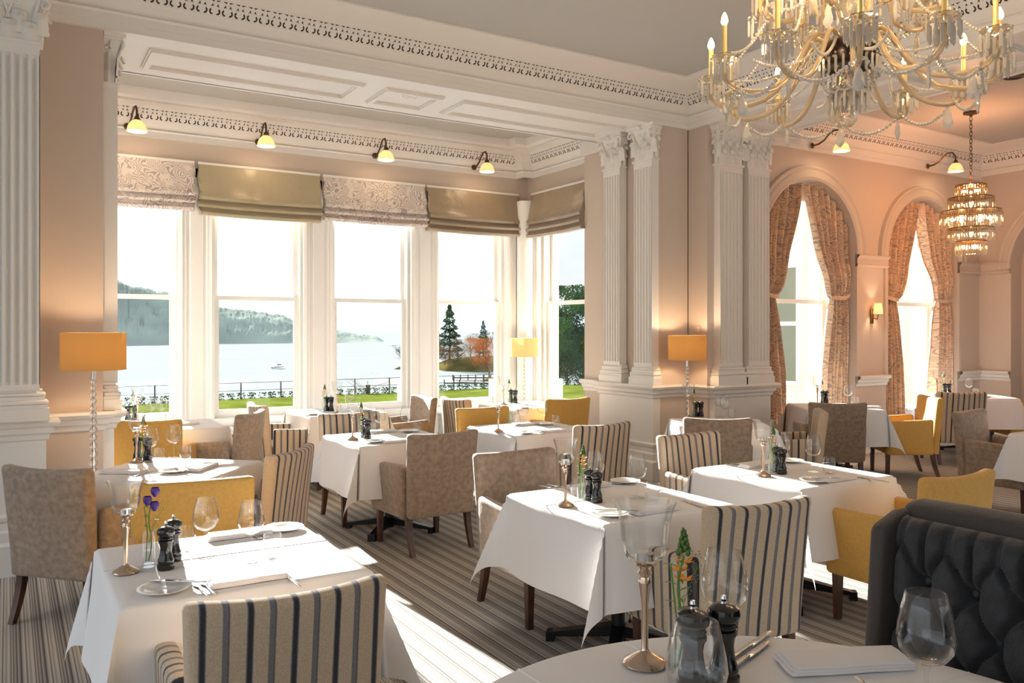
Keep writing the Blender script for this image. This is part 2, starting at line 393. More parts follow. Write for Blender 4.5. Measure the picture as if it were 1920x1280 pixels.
# right wall of the far room with its arched recess
m = MB(); cy, rr = 5.35, .95
m.box(XE, XE+.3, cy+rr, YA+.2, 0, ZC+.1); m.box(XE, XE+.3, -5, cy-rr, 0, ZC+.1)
for i in range(16):
    ya, yb = cy-rr*math.cos(PI*i/16), cy-rr*math.cos(PI*(i+1)/16)
    za, zb = arch_z(ya, cy, rr, 2.5), arch_z(yb, cy, rr, 2.5)
    m.add([(XE, ya, za), (XE, yb, zb), (XE, yb, ZC+.1), (XE, ya, ZC+.1), (XE+.3, ya, za), (XE+.3, yb, zb)], [(0, 1, 2, 3), (0, 4, 5, 1)])
m.box(XE+.28, XE+.4, cy-rr, cy+rr, 0, 3.6)
struct(m.build('wall_right', 'wall', smooth=False))

# bay walls: front with four sashes, sides with one each
WX = [1.085, 2.465, 3.85, 5.24]; GW = .485; Z0, Z1 = .66, 3.3
m = MB()
m.box(XBL-.3, XR+.35, YW, 9.85, 0, Z0-.06); m.box(XBL-.3, XR+.35, YW, 9.85, Z1, ZB+.1)
edges = [XBL-.3]+sum([[c-GW-.04, c+GW+.04] for c in WX], [])+[XR+.35]
for i in range(0, len(edges), 2): m.box(edges[i], edges[i+1], YW, 9.85, 0, ZB)
WY = 8.70
for xa, xb in ((XR, XR+.35), (XBL-.35, XBL)):
    m.box(xa, xb, 8.08, YW, 0, Z0-.06); m.box(xa, xb, 8.08, YW, Z1, ZB+.1)
    m.box(xa, xb, 7.9, WY-.6, 0, ZB); m.box(xa, xb, WY+.6, YW+.02, 0, ZB)
struct(m.build('wall_bay', 'white', smooth=False))
# upper wall band of the bay in wall colour
m = MB(); m.box(XBL, XR, YW-.012, YW, 3.4, 3.75); m.box(XR-.012, XR, 8.1, YW, 3.4, 3.75); m.box(XBL, XBL+.012, 8.1, YW, 3.4, 3.75)
struct(m.build('trim_2', 'wall', smooth=False))

def sash(n, cx, cy, rz, w=GW, z0=Z0, z1=Z1, zm=1.975, arch=0):
    e = bpy.data.objects.new('window_%d' % n, None); C.objects.link(e); e.location = (cx, cy, 0); e.rotation_euler = (0, 0, rz); struct(e)
    f = MB()                                     # local +y is outdoors
    f.box(-w-.05, -w, -.02, .16, z0-.06, z1); f.box(w, w+.05, -.02, .16, z0-.06, z1)
    f.box(-w-.05, w+.05, -.05, .18, z0-.10, z0-.04)
    f.build('window_frame', 'white', e, smooth=False)
    for (nm, y, za, zb, top) in (('lower_sash', .03, z0-.04, zm+.03, 0), ('upper_sash', .085, zm-.02, z1, 1)):
        s = MB(); b = .055 if not top else .05
        s.box(-w, -w+b, y, y+.045, za, zb); s.box(w-b, w, y, y+.045, za, zb)
        s.box(-w+b, w-b, y+.001, y+.044, za, za+(.09 if not top else .045))
        s.box(-w+b, w-b, y+.001, y+.044, zb-.045, zb)
        if top:                                  # sash horns
            for sg in (-1, 1):
                s.box(*sorted((sg*(w-b+.012), sg*(w-.004))), y+.004, y+.04, za-.05, za+.01)
                if 0: s.add([(sg*(w-b), y, za), (sg*w, y, za), (sg*w, y, za-.05), (sg*(w-.02), y, za-.07), (sg*(w-b+.01), y, za-.03),
                       (sg*(w-b), y+.045, za), (sg*w, y+.045, za), (sg*w, y+.045, za-.05), (sg*(w-.02), y+.045, za-.07), (sg*(w-b+.01), y+.045, za-.03)],
                      [(0, 1, 2, 3, 4), (5, 6, 7, 8, 9), (0, 4, 9, 5), (4, 3, 8, 9), (3, 2, 7, 8)])
        so = s.build(nm, 'white', e, smooth=False)
        MB().box(-w+b-.005, w-b+.005, y+.02, y+.026, za+.03, zb-.03).build('pane', 'pane', so, smooth=False)
    return e
for i, c in enumerate(WX): sash(i+1, c, YW+.07, 0)
sash(5, XR+.1, WY, -PI/2, .55); sash(6, XBL-.1, WY, PI/2, .55)  # the left side sash is unseen, added to light the right jamb

# moulded window piers in the bay (front face of each broad mullion)
def pier_mould(m, cx, cy, w, rz, z0, z1):
    q = MB(); pr = [(-w, 0), (-w, .035), (-w+.03, .05), (-w+.055, .035), (-w+.075, .035), (-w+.085, .02), (-w*.42, .02), (-w*.42+.012, .03), (w*.42-.012, .03), (w*.42, .02), (w-.085, .02), (w-.075, .035), (w-.055, .035), (w-.03, .05), (w, .035), (w, 0)]
    q.add([(x, -y, z) for z in (z0, z1) for (x, y) in pr], [(i, i+1, len(pr)+i+1, len(pr)+i) for i in range(len(pr)-1)])
    m.join(q, T(cx, cy, 0, rz))
m = MB()
for a, b in ((WX[0]+GW+.04, WX[1]-GW-.04), (WX[1]+GW+.04, WX[2]-GW-.04), (WX[2]+GW+.04, WX[3]-GW-.04)):
    pier_mould(m, (a+b)/2, YW, (b-a)/2+.02, 0, .0, 3.2)
pier_mould(m, 5.93, YW, .16, 0, 0, 3.2); pier_mould(m, .4, YW, .16, 0, 0, 3.2)
# corner post
pts = [(-.17, 0), (-.17, -.05), (-.13, -.09), (-.07, -.11), (-.03, -.15), (0, -.15)]
m.lathe([(.11, 0), (.11, 3.36)], 24, (XR-.12, YW-.12, 0))
m.box(XR-.2, XR, YW-.03, YW, 0, 3.4); m.box(XR-.03, XR, YW-.2, YW, 0, 3.4)
# sill board and panelled apron
for xa, xb in [(c-GW-.1, c+GW+.1) for c in WX]:
    m.box(xa, xb, YW-.09, YW+.08, .575, .625); m.box(xa+.02, xb-.02, YW-.05, YW, .54, .575)
m.box(XR-.09, XR+.05, WY-.5, WY+.5, .575, .625)
for c in WX:
    m.box(c-.5, c+.5, YW-.02, YW, .12, .16); m.box(c-.5, c+.5, YW-.02, YW, .48, .52)
struct(m.build('trim_3', 'white', ang=30))

# skirting boards and dado rails (profiles swept along the wall faces)
SK = [(0, .40), (.012, .40), (.035, .385), (.03, .36), (.015, .345), (.02, .30), (.035, .285), (.035, .22), (.055, .20), (.06, .03), (.06, 0)]
DA = [(0, 1.02), (.075, 1.02), (.085, 1.0), (.07, .975), (.045, .965), (.04, .93), (.02, .915), (.015, .885), (0, .875)]
def run(name, prof, pts, matn='trim'):
    # pts: corner list walking with the room on the right-hand side of travel direction; mitred
    m = MB(); path = []
    P2 = [Vector((a, b, 0)) for a, b in pts]
    for i, p in enumerate(P2):
        ns = []
        if i > 0: d = (p-P2[i-1]).normalized(); ns.append(Vector((d.y, -d.x, 0)))
        if i < len(P2)-1: d = (P2[i+1]-p).normalized(); ns.append(Vector((d.y, -d.x, 0)))
        n = sum(ns, Vector())/len(ns)
        if len(ns) == 2: n = n/n.length_squared if n.length > .1 else n
        path.append((p, n))
    m.profile(prof, path); return struct(m.build(name, matn, ang=25))
left_path = [(-4, YA), (-.9, YA), (-.9, 6.42), (.17, 6.42), (.17, YA), (.60, YA), (.60, 7.9)]
right_path = [(XP+.02, 8.1), (XP+.02, 7.74), (XP-.0, 7.74), (XP, YA), (XB0, YA), (XB0, YJ), (XB1, YJ), (XB1, YA), (7.6, YA)]
for k, (pr, nm) in enumerate(((SK, 'baseboard_'), (DA, 'trim_dado_'))):
    run(nm+'left', pr, left_path); run(nm+'middle', pr, right_path)
    run(nm+'between', pr, [(ARCH[0][0]+ARCH[0][1], YA), (ARCH[1][0]-ARCH[1][1], YA)])
    run(nm+'right', pr, [(ARCH[1][0]+ARCH[1][1], YA), (XE, YA), (XE, cy+rr)])
# dado plinth blocks standing slightly proud under the pilasters, painted
PR = MB()
PR.box(-.22, .22, 6.36, 6.43, 0, 1.0)
PR.box(XP-.09, XP+.01, 6.72, 7.66, 0, 1.0)
PR.box(XB0+.04, XB1-.04, YJ-.07, YJ+.01, 0, 1.0)
PR.box(.59, .68, 6.82, 7.66, 0, 1.0)
struct(PR.build('trim_4', 'trim', smooth=False))
for i, pts in enumerate(([(-.22, 6.42), (-.22, 6.36), (.22, 6.36), (.22, 6.42)], [(XP, 7.66), (XP-.09, 7.66), (XP-.09, 6.72), (XP, 6.72)], [(XB0+.04, YJ), (XB0+.04, YJ-.07), (XB1-.04, YJ-.07), (XB1-.04, YJ)], [(.60, 6.82), (.68, 6.82), (.68, 7.66), (.60, 7.66)])):
    run('trim_%d' % (10+2*i), SK, pts); run('trim_%d' % (11+2*i), DA, pts)

# cornices with a band of flat dark shapes painted for the shade in piercings
PB = .095
def cornice(name, pts, zc, pr_out=.42, drop=.40, low=.0, flip=False):
    zl = -drop
    prof = [(0, zl), (.05, zl), (.05, zl+.06), (.065, zl+.075), (.045, zl+.09), (.06, zl+.105), (.075, zl+.12), (.085, zl+.15),
            (.10, zl+.17), (.10, zl+.175), (.16, zl+.275), (.18, zl+.285), (.22, zl+.30), (.28, zl+.315), (pr_out-.08, zl+.335), (pr_out-.06, zl+.35), (pr_out-.03, zl+.355), (pr_out, -.015), (pr_out, 0)]
    m = MB(); P2 = [Vector((a, b, zc)) for a, b in pts]; path = []
    nrm = []
    for i in range(len(P2)-1):
        d = (P2[i+1]-P2[i]).normalized(); nrm.append(Vector((d.y, -d.x, 0)))
    for i, p in enumerate(P2):
        if i == 0: n = nrm[0]
        elif i == len(P2)-1: n = nrm[-1]
        else: n = (nrm[i-1]+nrm[i]); n = n/(n.length_squared/2) if n.length > .1 else nrm[i]
        path.append((p, n))
    m.profile(prof, path)
    a0, z0 = .10, zl+.178; a1, z1 = .16, zl+.272
    tv = Vector((a1-a0, z1-z0)); 
    for i in range(len(P2)-1):
        d = (P2[i+1]-P2[i]); ln = d.length; d.normalize(); n = nrm[i]
        s0 = 0.12 if i else 0; s1 = ln-.12 if i < len(P2)-2 else ln
        # inner corners eat length: keep motifs between the mitres
        k = int((s1-s0)/PB)
        nn = (n*(tv.y)-Vector((0, 0, 1))*tv.x).normalized()
        def Q(s, t): return P2[i]+d*s+n*(a0+tv.x*t)+Vector((0, 0, z0+tv.y*t))+nn*.0025
        for j in range(k):
            c = s0+(j+.5)*PB
            if ln < .6: pass
            def poly(ps): m.add([Q(c+x*PB, t) for x, t in ps], [tuple(range(len(ps)))], 1)
            for sg in (-1, 1):
                poly([(sg*.34, .52), (sg*.20, .78), (sg*.10, .55), (sg*.2, .62)])
                poly([(sg*.30, .95), (sg*.42, 1.0), (sg*.08, 1.0), (sg*.12, .9)])
                arc = [(sg*(.23+.22*math.cos(q)), .24+.23*math.sin(q)) for q in (-2.0, -1.2, -.4, .4, 1.2)]
                arc += [(sg*(.22+.10*math.cos(q)), .24+.11*math.sin(q)) for q in (1.2, .4, -.4, -1.2, -2.0)]
                for q in range(4): poly([arc[q], arc[q+1], arc[8-q], arc[9-q]])
    o = m.build(name, ['trim', 'painted_dark'], ang=28, fixn=False); return struct(o)
cornice('trim_cornice_main', [(-4, YA), (XB0, YA), (XB0, -4.9)], ZC, .46, .36)
cornice('trim_cornice_bay', [(XBL, 7.8), (XBL, YW), (XR-.16, YW), (XR-.16, YW-.16), (XR, YW-.16), (XR, 7.8)], ZB, .36, .44)
cornice('trim_cornice_side', [(XB1, -4.9), (XB1, YA), (XE, YA), (XE, -4.9)], ZC, .44, .37)
# white architrave under the cornice along the beams and its soffit panels
m = MB(); m.box(.17, XB0-.04, YA-.04, YA+.015, ZS-.016, ZS+.048)
m.box(XB0-.04, XB0+.015, -4.9, YA+.01, ZS-.017, ZS+.047)
m.box(XB1-.015, XB1+.04, -4.9, YA-.045, ZS-.022, ZS+.046); m.box(XB1+.001, XE, YA-.041, YA+.016, ZS-.02, ZS+.045)
m.box(.58, XP+.02, YA-.02, 7.76, ZS-.012, ZS+.002)
m.box(XB0-.02, XB1+.02, -4.9, YA, ZS-.012, ZS+.002)
m.box(.58, XP, 7.74, 7.80, ZS-.012, ZB); m.box(XP-.02, XR, 7.7, 8.12, ZS-.10, ZB)
def frame(m, x0, x1, y0, y1, z, b=.07, h=.03):
    for k, (bb, hh) in enumerate(((b, h*.5), (b*.6, h))):
        o = (b-bb)/2
        m.box(x0+o, x1-o, y0+o, y0+o+bb, z-hh, z+.01-k*.001); m.box(x0+o, x1-o, y1-o-bb, y1-o, z-hh, z+.01-k*.001)
        m.box(x0+o, x0+o+bb, y0+o+bb, y1-o-bb, z-hh, z+.01-k*.001); m.box(x1-o-bb, x1-o, y0+o+bb, y1-o-bb, z-hh, z+.01-k*.001)
zz = ZS-.012
for x0, x1 in ((.95, 2.75), (2.95, 3.55), (3.75, 5.75)): frame(m, x0, x1, YA+.24, 7.52, zz)
m.lathe([(.0, -.03), (.03, -.03), (.05, -.01), (.07, -.02), (.08, 0)], 12, (3.25, 7.13, zz))
for ya, yb in ((4.3, 6.1), (3.4, 4.1), (1.2, 3.2), (-1, 1)): frame(m, XB0+.2, XB1-.2, ya, yb, zz)
struct(m.build('trim_soffit', 'trim', smooth=False))

# archivolts and impost bands in the far room
m = MB(); AV = [(-.0, .0), (0, .04), (.03, .06), (.05, .05), (.10, .05), (.12, .035), (.15, .055), (.17, .05), (.18, 0)]
for cx, r in ARCH:
    path = []
    for i in range(33):
        a = PI*i/32; dv = Vector((-math.cos(a), 0, math.sin(a)))
        path.append((Vector((cx, YA, ZSP))+dv*r, dv))
    m.profile(AV, path, up=(0, -1, 0))
    for sg in (-1, 1):
        m.box(cx+sg*r-(.0 if sg > 0 else .06), cx+sg*r+(.06 if sg > 0 else 0), YA-.03, YA, 1.02, ZSP-.16)
path = []
for i in range(33):
    a = PI*i/32; dv = Vector((0, math.cos(a), math.sin(a))); path.append((Vector((XE, cy, 2.5))+dv*rr, dv))
m.profile(AV, path, up=(-1, 0, 0))
IM = [(0, .16), (.06, .16), (.07, .14), (.05, .12), (.035, .10), (.035, .04), (.05, .03), (.03, 0), (0, 0)]
for a, b in (((ARCH[0][0]+ARCH[0][1], YA), (ARCH[1][0]-ARCH[1][1], YA)), ((ARCH[1][0]+ARCH[1][1], YA), (XE, YA)), ((XE, YA), (XE, cy+rr))):
    d = (Vector(b+(0,))-Vector(a+(0,))).normalized(); n = Vector((d.y, -d.x, 0))
    m.profile(IM, [(Vector(a+(ZSP-.16,)), n), (Vector(b+(ZSP-.16,)), n)])
struct(m.build('trim_arches', 'wall', ang=28))
for i, (cx, r) in enumerate(ARCH):
    sash(7+i, cx, 7.02, 0, r-.2, .50, 2.9, 1.98)
    m = MB()                                     # white linings, fanlight surround and sill
    m.box(cx-r, cx-r+.16, 6.98, 7.1, .4, 3.3); m.box(cx+r-.16, cx+r, 6.98, 7.1, .4, 3.3)
    for k in range(12):
        a0, a1 = PI*k/12, PI*(k+1)/12; q0, q1 = r, r-.2
        v = [(cx-q*math.cos(a), y, ZSP+q*math.sin(a)) for y in (6.98, 7.1) for (q, a) in ((q0, a0), (q0, a1), (q1, a1), (q1, a0))]
        m.add(v, [(0, 1, 2, 3), (4, 5, 6, 7), (2, 3, 7, 6)])
    m.box(cx-r, cx+r, YA+.06, 7.05, .36, .42); m.box(cx-r+.05, cx+r-.05, YA+.1, 7.05, .0, .36)
    struct(m.build('trim_%d' % (30+i), 'white', smooth=False))

# ------------------------------------------------------------------ pilasters and capitals
def pilaster(label, x, y, rz, w, z1=3.45, n=6, dep=.07, cap=True, zt=None):
    t = thing('pilaster', label, 'pilaster', (x, y, 0), rz, 'fluted pilasters'); t['kind'] = 'structure'
    # local: centred on x, front towards -y, back at y=0
    s = MB(); z0 = 1.24; h = w/2
    s.box(-h, h, -dep, 0, z0-.02, z1)
    fw = w/(n*1.5+.7)
    sm = MB()
    lands = []; xx = -h
    # fluted face: lands between concave channels, arched at both ends
    pts = [(-h, 0)]; gap = (w-n*fw)/(n+1)
    cxs = [-h+gap*(k+1)+fw*(k+.5) for k in range(n)]
    zt_, zb_ = z1-.07, z0+.02
    rows = []; NR = 7
    zs = [zb_-.001, zb_, zb_+fw*.25, zb_+fw*.6, zt_-fw*.6, zt_-fw*.25, zt_, zt_+.001]
    dp = [0, .15, .6, 1, 1, .6, .15, 0]
    for zv, q in zip(zs, dp):
        row = [(-h, -dep-.030, zv)]
        for c in cxs:
            for k in range(7):
                a = PI*k/6; row.append((c-fw/2*math.cos(a), -dep-.030+.027*math.sin(a)*q, zv))
        row.append((h, -dep-.030, zv)); rows.append(row)
    nx = len(rows[0])
    sm.add(sum(rows, []), [(j*nx+i, j*nx+i+1, (j+1)*nx+i+1, (j+1)*nx+i) for j in range(len(rows)-1) for i in range(nx-1)])
    s.join(sm)
    s.box(-h, h, -dep-.030, -dep, z0-.02, zb_); s.box(-h, h, -dep-.030, -dep, zt_, z1)
    s.box(-h, -h+.004, -dep-.030, -dep, zb_, zt_); s.box(h-.004, h, -dep-.030, -dep, zb_, zt_)
    s.build('shaft', 'trim', t, ang=40)
    b = MB()                                       # attic base mouldings
    for (e, za, zb) in ((.055, 1.02, 1.10), (.045, 1.10, 1.125), (.05, 1.125, 1.155), (.03, 1.155, 1.18), (.035, 1.18, 1.205), (.016, 1.205, 1.225)):
        if e in (.05, .035): b.rbox((0, -(dep+e)/2, (za+zb)/2), (h+e, (dep+e)/2, (zb-za)/2), .012, (1, 1, 1))
        else: b.box(-h-e, h+e, -dep-e, 0, za, zb)
    b.build('pilaster_base', 'trim', t)
    c = MB(); H = (zt or ZS-.012)-z1; k = H/.4
    c.box(-h-.02, h+.02, -dep-.035, 0, z1, z1+.025*k)                      # astragal
    def bell(u_, v_):
        e = .0+.045*v_**3
        return (-h-e+(w+2*e)*u_, -dep-.01-e, z1+.02+v_*(H-.07))
    c.grid(6, 5, bell)
    for sg in (-1, 1):
        c.grid(2, 5, lambda u_, v_: (sg*(h+.045*v_**3), -(dep+.01+.045*v_**3)*u_, z1+.02+v_*(H-.07)))
    c.box(-h-.07, h+.07, -dep-.08, 0, z1+H-.03, z1+H); c.box(-h-.05, h+.05, -dep-.06, 0, z1+H-.05, z1+H-.03)
    def leaf(cx, z, wd, hh, out_, side=0):
        def g(u_, v_):
            ww = wd*(1-.25*v_)*(1-.55*max(0, v_-.75)*4*.6); lob = 1+.16*abs(math.sin(v_*PI*4))
            xx = (u_-.5)*ww*lob; curl = max(0, v_-.62)/.38
            oo = .012+out_*(.25*v_+.75*curl**1.5)+.01*math.cos((u_-.5)*PI*2)
            zz_ = z+hh*(v_ if v_ < .8 else .8+(v_-.8)*(1-2.4*(v_-.8)/.2*.9))
            if side: return (side*(h+oo), -dep*.5-xx*.6, zz_)
            return (cx+xx, -dep-.01-oo, zz_)
        c.grid(6, 9, g)
    nl = max(2, round(w/.12))
    for i in range(nl): leaf(-h+(i+.5)*w/nl, z1+.02, w/nl*1.02, H*.42, .04)
    for i in range(nl+1): leaf(-h+i*w/nl, z1+.02+H*.14, w/nl*.85, H*.50, .055)
    for sg in (-1, 1): leaf(0, z1+.02, .08, H*.42, .04, sg); leaf(0, z1+.02+H*.2, .08, H*.46, .055, sg)
    for sg in (-1, 1):                              # corner volutes and inner scrolls
        for (x0, R, oo) in ((h+.025, .042, .05), (h*.28, .026, .03)):
            pth = [(sg*(x0-.06), -dep-.02, z1+H*.45)]
            for q in range(15):
                a = 2.4-q*.52; r = R*(1-q/17)
                pth.append((sg*(x0+r*math.cos(a)), -dep-oo-.01, z1+H-.09*k+r*math.sin(a)))
            c.tube(pth, [.011]+[.012*(1-q/26) for q in range(15)], 6)
        c.tube([(sg*(h+.05), -.02, z1+H-.12)]+[(sg*(h+.03+.035*(1-q/14)*math.cos(2.4-q*.55)), -.05, z1+H-.09+.035*(1-q/14)*math.sin(2.4-q*.55)) for q in range(12)], .010, 6)
    c.sphere((0, -dep-.075, z1+H-.03), .028, 8, 6); 
    c.build('capital', 'trim', t, ang=50)
    return t
pilaster('large fluted pilaster cut off by the left edge of the photo', 0.0, 6.36, 0, .36, 3.5, 7)
pilaster('fluted pilaster on the left jamb of the bay, seen edge-on', .605, 6.98, PI/2, .3)
pilaster('fluted pilaster nearest the corner on the right jamb of the bay', XP-.01, 6.87, -PI/2, .3)
pilaster('fluted pilaster deeper in the right jamb of the bay, nearer the window', XP-.01, 7.41, -PI/2, .3)
pilaster('left one of the paired pilasters at the opening to the far room', XB0+.27, YJ, 0, .34, 3.4)
pilaster('right one of the paired pilasters at the opening to the far room', XB1-.26, YJ, 0, .34, 3.4)
tag(MB().rbox((XB0-.006, 6.6, 1.62), (.006, .04, .045), .004, (1, 1, 1)).build('light_switch', 'plate_switch'), 'small beige switch plate on the wall above the right floor lamp', 'light switch')

# ------------------------------------------------------------------ roman blinds
def blind(label, x0, x1, matn, rz=0, loc=(0, 0, 0), seed=1, zt=3.45, zb=2.92):
    t = thing('roman_blind', label, 'blind', loc, rz, 'roman blinds over the bay windows')
    hang = [(.0, 0), (.02, .0), (.085, -.30), (.115, -.345), (.10, -.375), (.06, -.355), (.09, -.41), (.125, -.43), (.115, -.455), (.07, -.44), (.09, -.485), (.12, -.505), (.105, -.53), (.03, -.53)]
    m = MB(); w = x1-x0
    def f(u_, v_):
        k = v_*(len(hang)-1); i = min(int(k), len(hang)-2); q = k-i
        o = hang[i][0]*(1-q)+hang[i+1][0]*q; z = hang[i][1]*(1-q)+hang[i+1][1]*q
        nn = noise.noise(Vector((u_*w*4+seed*7, z*6, seed)))*.014+noise.noise(Vector((u_*w*11+seed, z*14, seed*3)))*.006
        sag = -.012*math.sin(PI*u_)*(-z/.5)
        pin = .012*math.sin(z*24+seed)*(abs(u_-.5)*2)**6
        return (x0+w*u_+pin*(1 if u_ < .5 else -1), -(o+nn*(1 if z < -.02 else 0)), zt+z*(zt-zb)/.53+sag)
    m.grid(40, 52, f)
    for e in (0, 1):
        m.grid(4, 26, lambda u_, v_: Vector(f(e, v_))*(1-u_)+Vector((f(e, v_)[0], 0, f(e, v_)[2]))*u_)
    m.build('blind_fabric', matn, t, ang=60)
    MB().box(x0, x1, -.03, .0, zt-.01, zt+.015).build('headrail', 'trim', t, smooth=False)
    return t
BX = [XBL+.1, 1.76, 3.17, 4.54, 5.93]
blind('damask printed roman blind at the left end of the bay', BX[0], BX[1]-.02, 'damask', loc=(0, YW-.05, 0), seed=1)
blind('plain olive silk roman blind, left of the middle printed blind', BX[1]+.02, BX[2]-.02, 'silk', loc=(0, YW-.05, 0), seed=2, zb=2.88)
blind('damask printed roman blind between the two plain silk blinds', BX[2]+.02, BX[3]-.02, 'damask', loc=(0, YW-.05, 0), seed=3)
blind('plain bronze silk roman blind next to the bay corner', BX[3]+.01, BX[4], 'silk_dark', loc=(0, YW-.05, 0), seed=4, zb=2.88)
blind('plain taupe silk roman blind on the side window of the bay', -.62, .62, 'silk_dark', -PI/2, (XR-.05, 8.72, 0), 5, zb=2.86)

# ------------------------------------------------------------------ curtains
def curtain(label, cx, r, sg, seed):
    t = thing('curtain', label, 'curtain', (0, 0, 0), 0, 'tied-back curtains at the arched windows')
    zt = 2.07; m = MB(); NP = 7
    ro = r-.02
    def f(u_, v_):
        s = .035+.965*u_                                  # 0 inner, 1 outer
        xa = cx+sg*ro*s                                    # position along the arch top
        ztop = ZSP+math.sqrt(max(.0004, ro*ro-(xa-cx)**2))-.01 if s < .9999 else ZSP
        z = ztop*(1-v_)+.01*v_ if True else 0
        if z > zt:
            q = min(1, max(0, (z-zt)/(3.45-zt))); inn = .60-.60*(q**.62)
            inn = inn*(ro); inn = inn+.0
            pull = 1-q
        else:
            q = (zt-z)/zt; inn = ro*(.60-.17*min(1, q*2.2)-.04*q); pull = max(0, 1-q*4)
        base = inn+(ro-inn)*s if z < 3.4 else ro*s
        if z > zt:
            q2 = min(1, (z-zt)/.9); base = inn+(ro-inn)*s
            top = ro*s; k = min(1, max(0, (z-zt)/(ztop-zt+1e-6)))
            base = base*(1-k**4)+top*k**4
        amp = .068*(1-.6*max(0, pull)**3)
        y = 6.86+amp*math.sin(2*PI*NP*u_+seed)+.012*math.sin(2*PI*NP*2.3*u_+z*2+seed)+.03*noise.noise(Vector((u_*3, z*1.2, seed)))
        bulge = -.05*math.exp(-((z-zt-.22)/.2)**2)
        puddle = -.10*max(0, 1-z/.06)*(.5+.5*math.sin(u_*30))
        sag = 0
        if z < zt+.5 and z > zt-.02: sag = -.10*(1-s)**2*math.exp(-((z-zt-.1)/.14)**2)
        return (cx+sg*base, y+bulge+puddle, z+sag)
    m.grid(84, 70, f); m.build('curtain_fabric', 'curtain', t, ang=80)
    b = MB(); xa, xb = cx+sg*ro*.58, cx+sg*ro*1.0
    b.grid(14, 3, lambda u_, v_: (xa+(xb-xa)*u_, 6.80-.045*math.sin(PI*u_), zt-.09+.05*u_+.05*v_+.03*(2*u_-1)**2))
    b.build('tieback', 'curtain', t)
    return t
for (cx, r), nm, sd_ in ((ARCH[0], 'first arched window', 1), (ARCH[1], 'second arched window', 5)):
    curtain('left half of the patterned tied-back curtains at the '+nm, cx, r, -1, sd_)
    curtain('right half of the patterned tied-back curtains at the '+nm, cx, r, 1, sd_+2)

# ------------------------------------------------------------------ radiators
def mk_rad():
    t = thing('radiator', '', 'radiator')
    b = MB(); n = 17; sp = .058
    for i in range(n):
        x = (i-(n-1)/2)*sp
        for y in (-.03, .03): b.tube([(x, y, .12), (x, y, .52)], .015, 6)
        b.rbox((x, 0, .125), (.024, .055, .025), .02, (1, 1, 1)); b.rbox((x, 0, .52), (.024, .055, .025), .02, (1, 1, 1))
    b.build('radiator_columns', 'radiator', t)
    for sg in (-1, 1):
        MB().box(sg*.44-.02, sg*.44+.02, -.05, .05, 0, .11).build('radiator_foot', 'radiator', t, smooth=False)
    return t
rad = Maker(mk_rad)
for c, nm in zip(WX, ('leftmost bay window', 'second bay window from the left', 'third bay window from the left', 'fourth bay window, next to the corner')):
    rad((c, YW-.15, 0), 0, 'white column radiator under the '+nm, 'white column radiators')
for (cx, r), nm in zip(ARCH, ('first arched window', 'second arched window')):
    rad((cx, YA+.065, 0), 0, 'white column radiator under the '+nm, 'white column radiators').scale = (.70, 1, 1)

# ------------------------------------------------------------------ chairs
def back_fn(p):
    x, y, z = p; k = max(0, (z+.305)/.61)
    x = x*(1+.09*k)
    y = y-.02-.085*k**1.3+.035*(x/.27)**2*k
    z = z+.012*(x/.27)**2*(1 if z > .2 else 0)
    return (x, y, z)
def mk_chair(kind):
    def mk():
        t = thing('dining_armchair', '', 'chair')
        mx_ = {'stripe': 'stripe_x', 'grey': 'velvet', 'yellow': 'yellow'}[kind]; my_ = {'stripe': 'stripe_y', 'grey': 'velvet', 'yellow': 'yellow'}[kind]
        MB().rbox((0, -.235, .565), (.265, .04, .305), .028, (8, 2, 8), back_fn).build('backrest', mx_, t, ang=60)
        MB().rbox((0, .035, .375), (.235, .255, .105), .03, (5, 5, 2), lambda p: (p[0], p[1], p[2]+(.012*(1-(p[0]/.25)**2) if p[2] > 0 else 0))).build('seat', mx_, t, ang=60)
        for sg in (-1, 1):
            def fa(p):
                k = (p[1]+.25)/.5; zt = .0
                z = p[2]
                if z > 0: z = z*(1-.10*k-.03*math.sin(PI*k))
                return (p[0]+sg*(.012*(z+.18)/.36+.012*k), p[1]+(.015*k*(z > 0)), z)
            MB().rbox((sg*.265, .03, .455), (.036, .25, .195), .028, (2, 8, 5), fa).build('armrest', my_, t, ang=60)
        for sx, sy in ((-1, 1), (1, 1), (-1, -1), (1, -1)):
            x = sx*.245; y = .245 if sy > 0 else -.225
            l = MB(); a, b_ = .022, .016; dy = -.07 if sy < 0 else .0
            n_ = 5
            rows = []
            for i in range(n_+1):
                q = i/n_; hw = a*(1-q)+b_*q; zz_ = .275*(1-q); off = dy*q**1.6
                rows.append([(x-hw, y+off-hw, zz_), (x+hw, y+off-hw, zz_), (x+hw, y+off+hw, zz_), (x-hw, y+off+hw, zz_)])
            l.add(sum(rows, []), [(i*4+j, i*4+(j+1) % 4, (i+1)*4+(j+1) % 4, (i+1)*4+j) for i in range(n_) for j in range(4)]+[(0, 1, 2, 3), tuple(n_*4+j for j in range(4))])
            l.build('leg', 'wood', t, ang=40)
        return t
    return mk
CHM = {k: Maker(mk_chair(k)) for k in ('stripe', 'grey', 'yellow')}
CN = {'stripe': 'striped beige and charcoal armchair', 'grey': 'taupe velvet armchair', 'yellow': 'mustard yellow armchair'}
def chair(kind, bx, by, fx, fy, label):
    l = math.hypot(fx, fy); fx /= l; fy /= l
    CHM[kind]((bx+fx*.29, by+fy*.29, 0), math.atan2(fy, fx)-PI/2, CN[kind]+' '+label, {'stripe': 'striped armchairs', 'grey': 'taupe velvet armchairs', 'yellow': 'mustard armchairs'}[kind])
chair('stripe', .69, 2.35, .05, 1, 'in the foreground, its back to the viewer')
chair('yellow', .78, 4.26, -.15, -1, 'behind the front left table')
chair('grey', .19, 5.12, .73, .68, 'at the far left, beside the big pilaster')
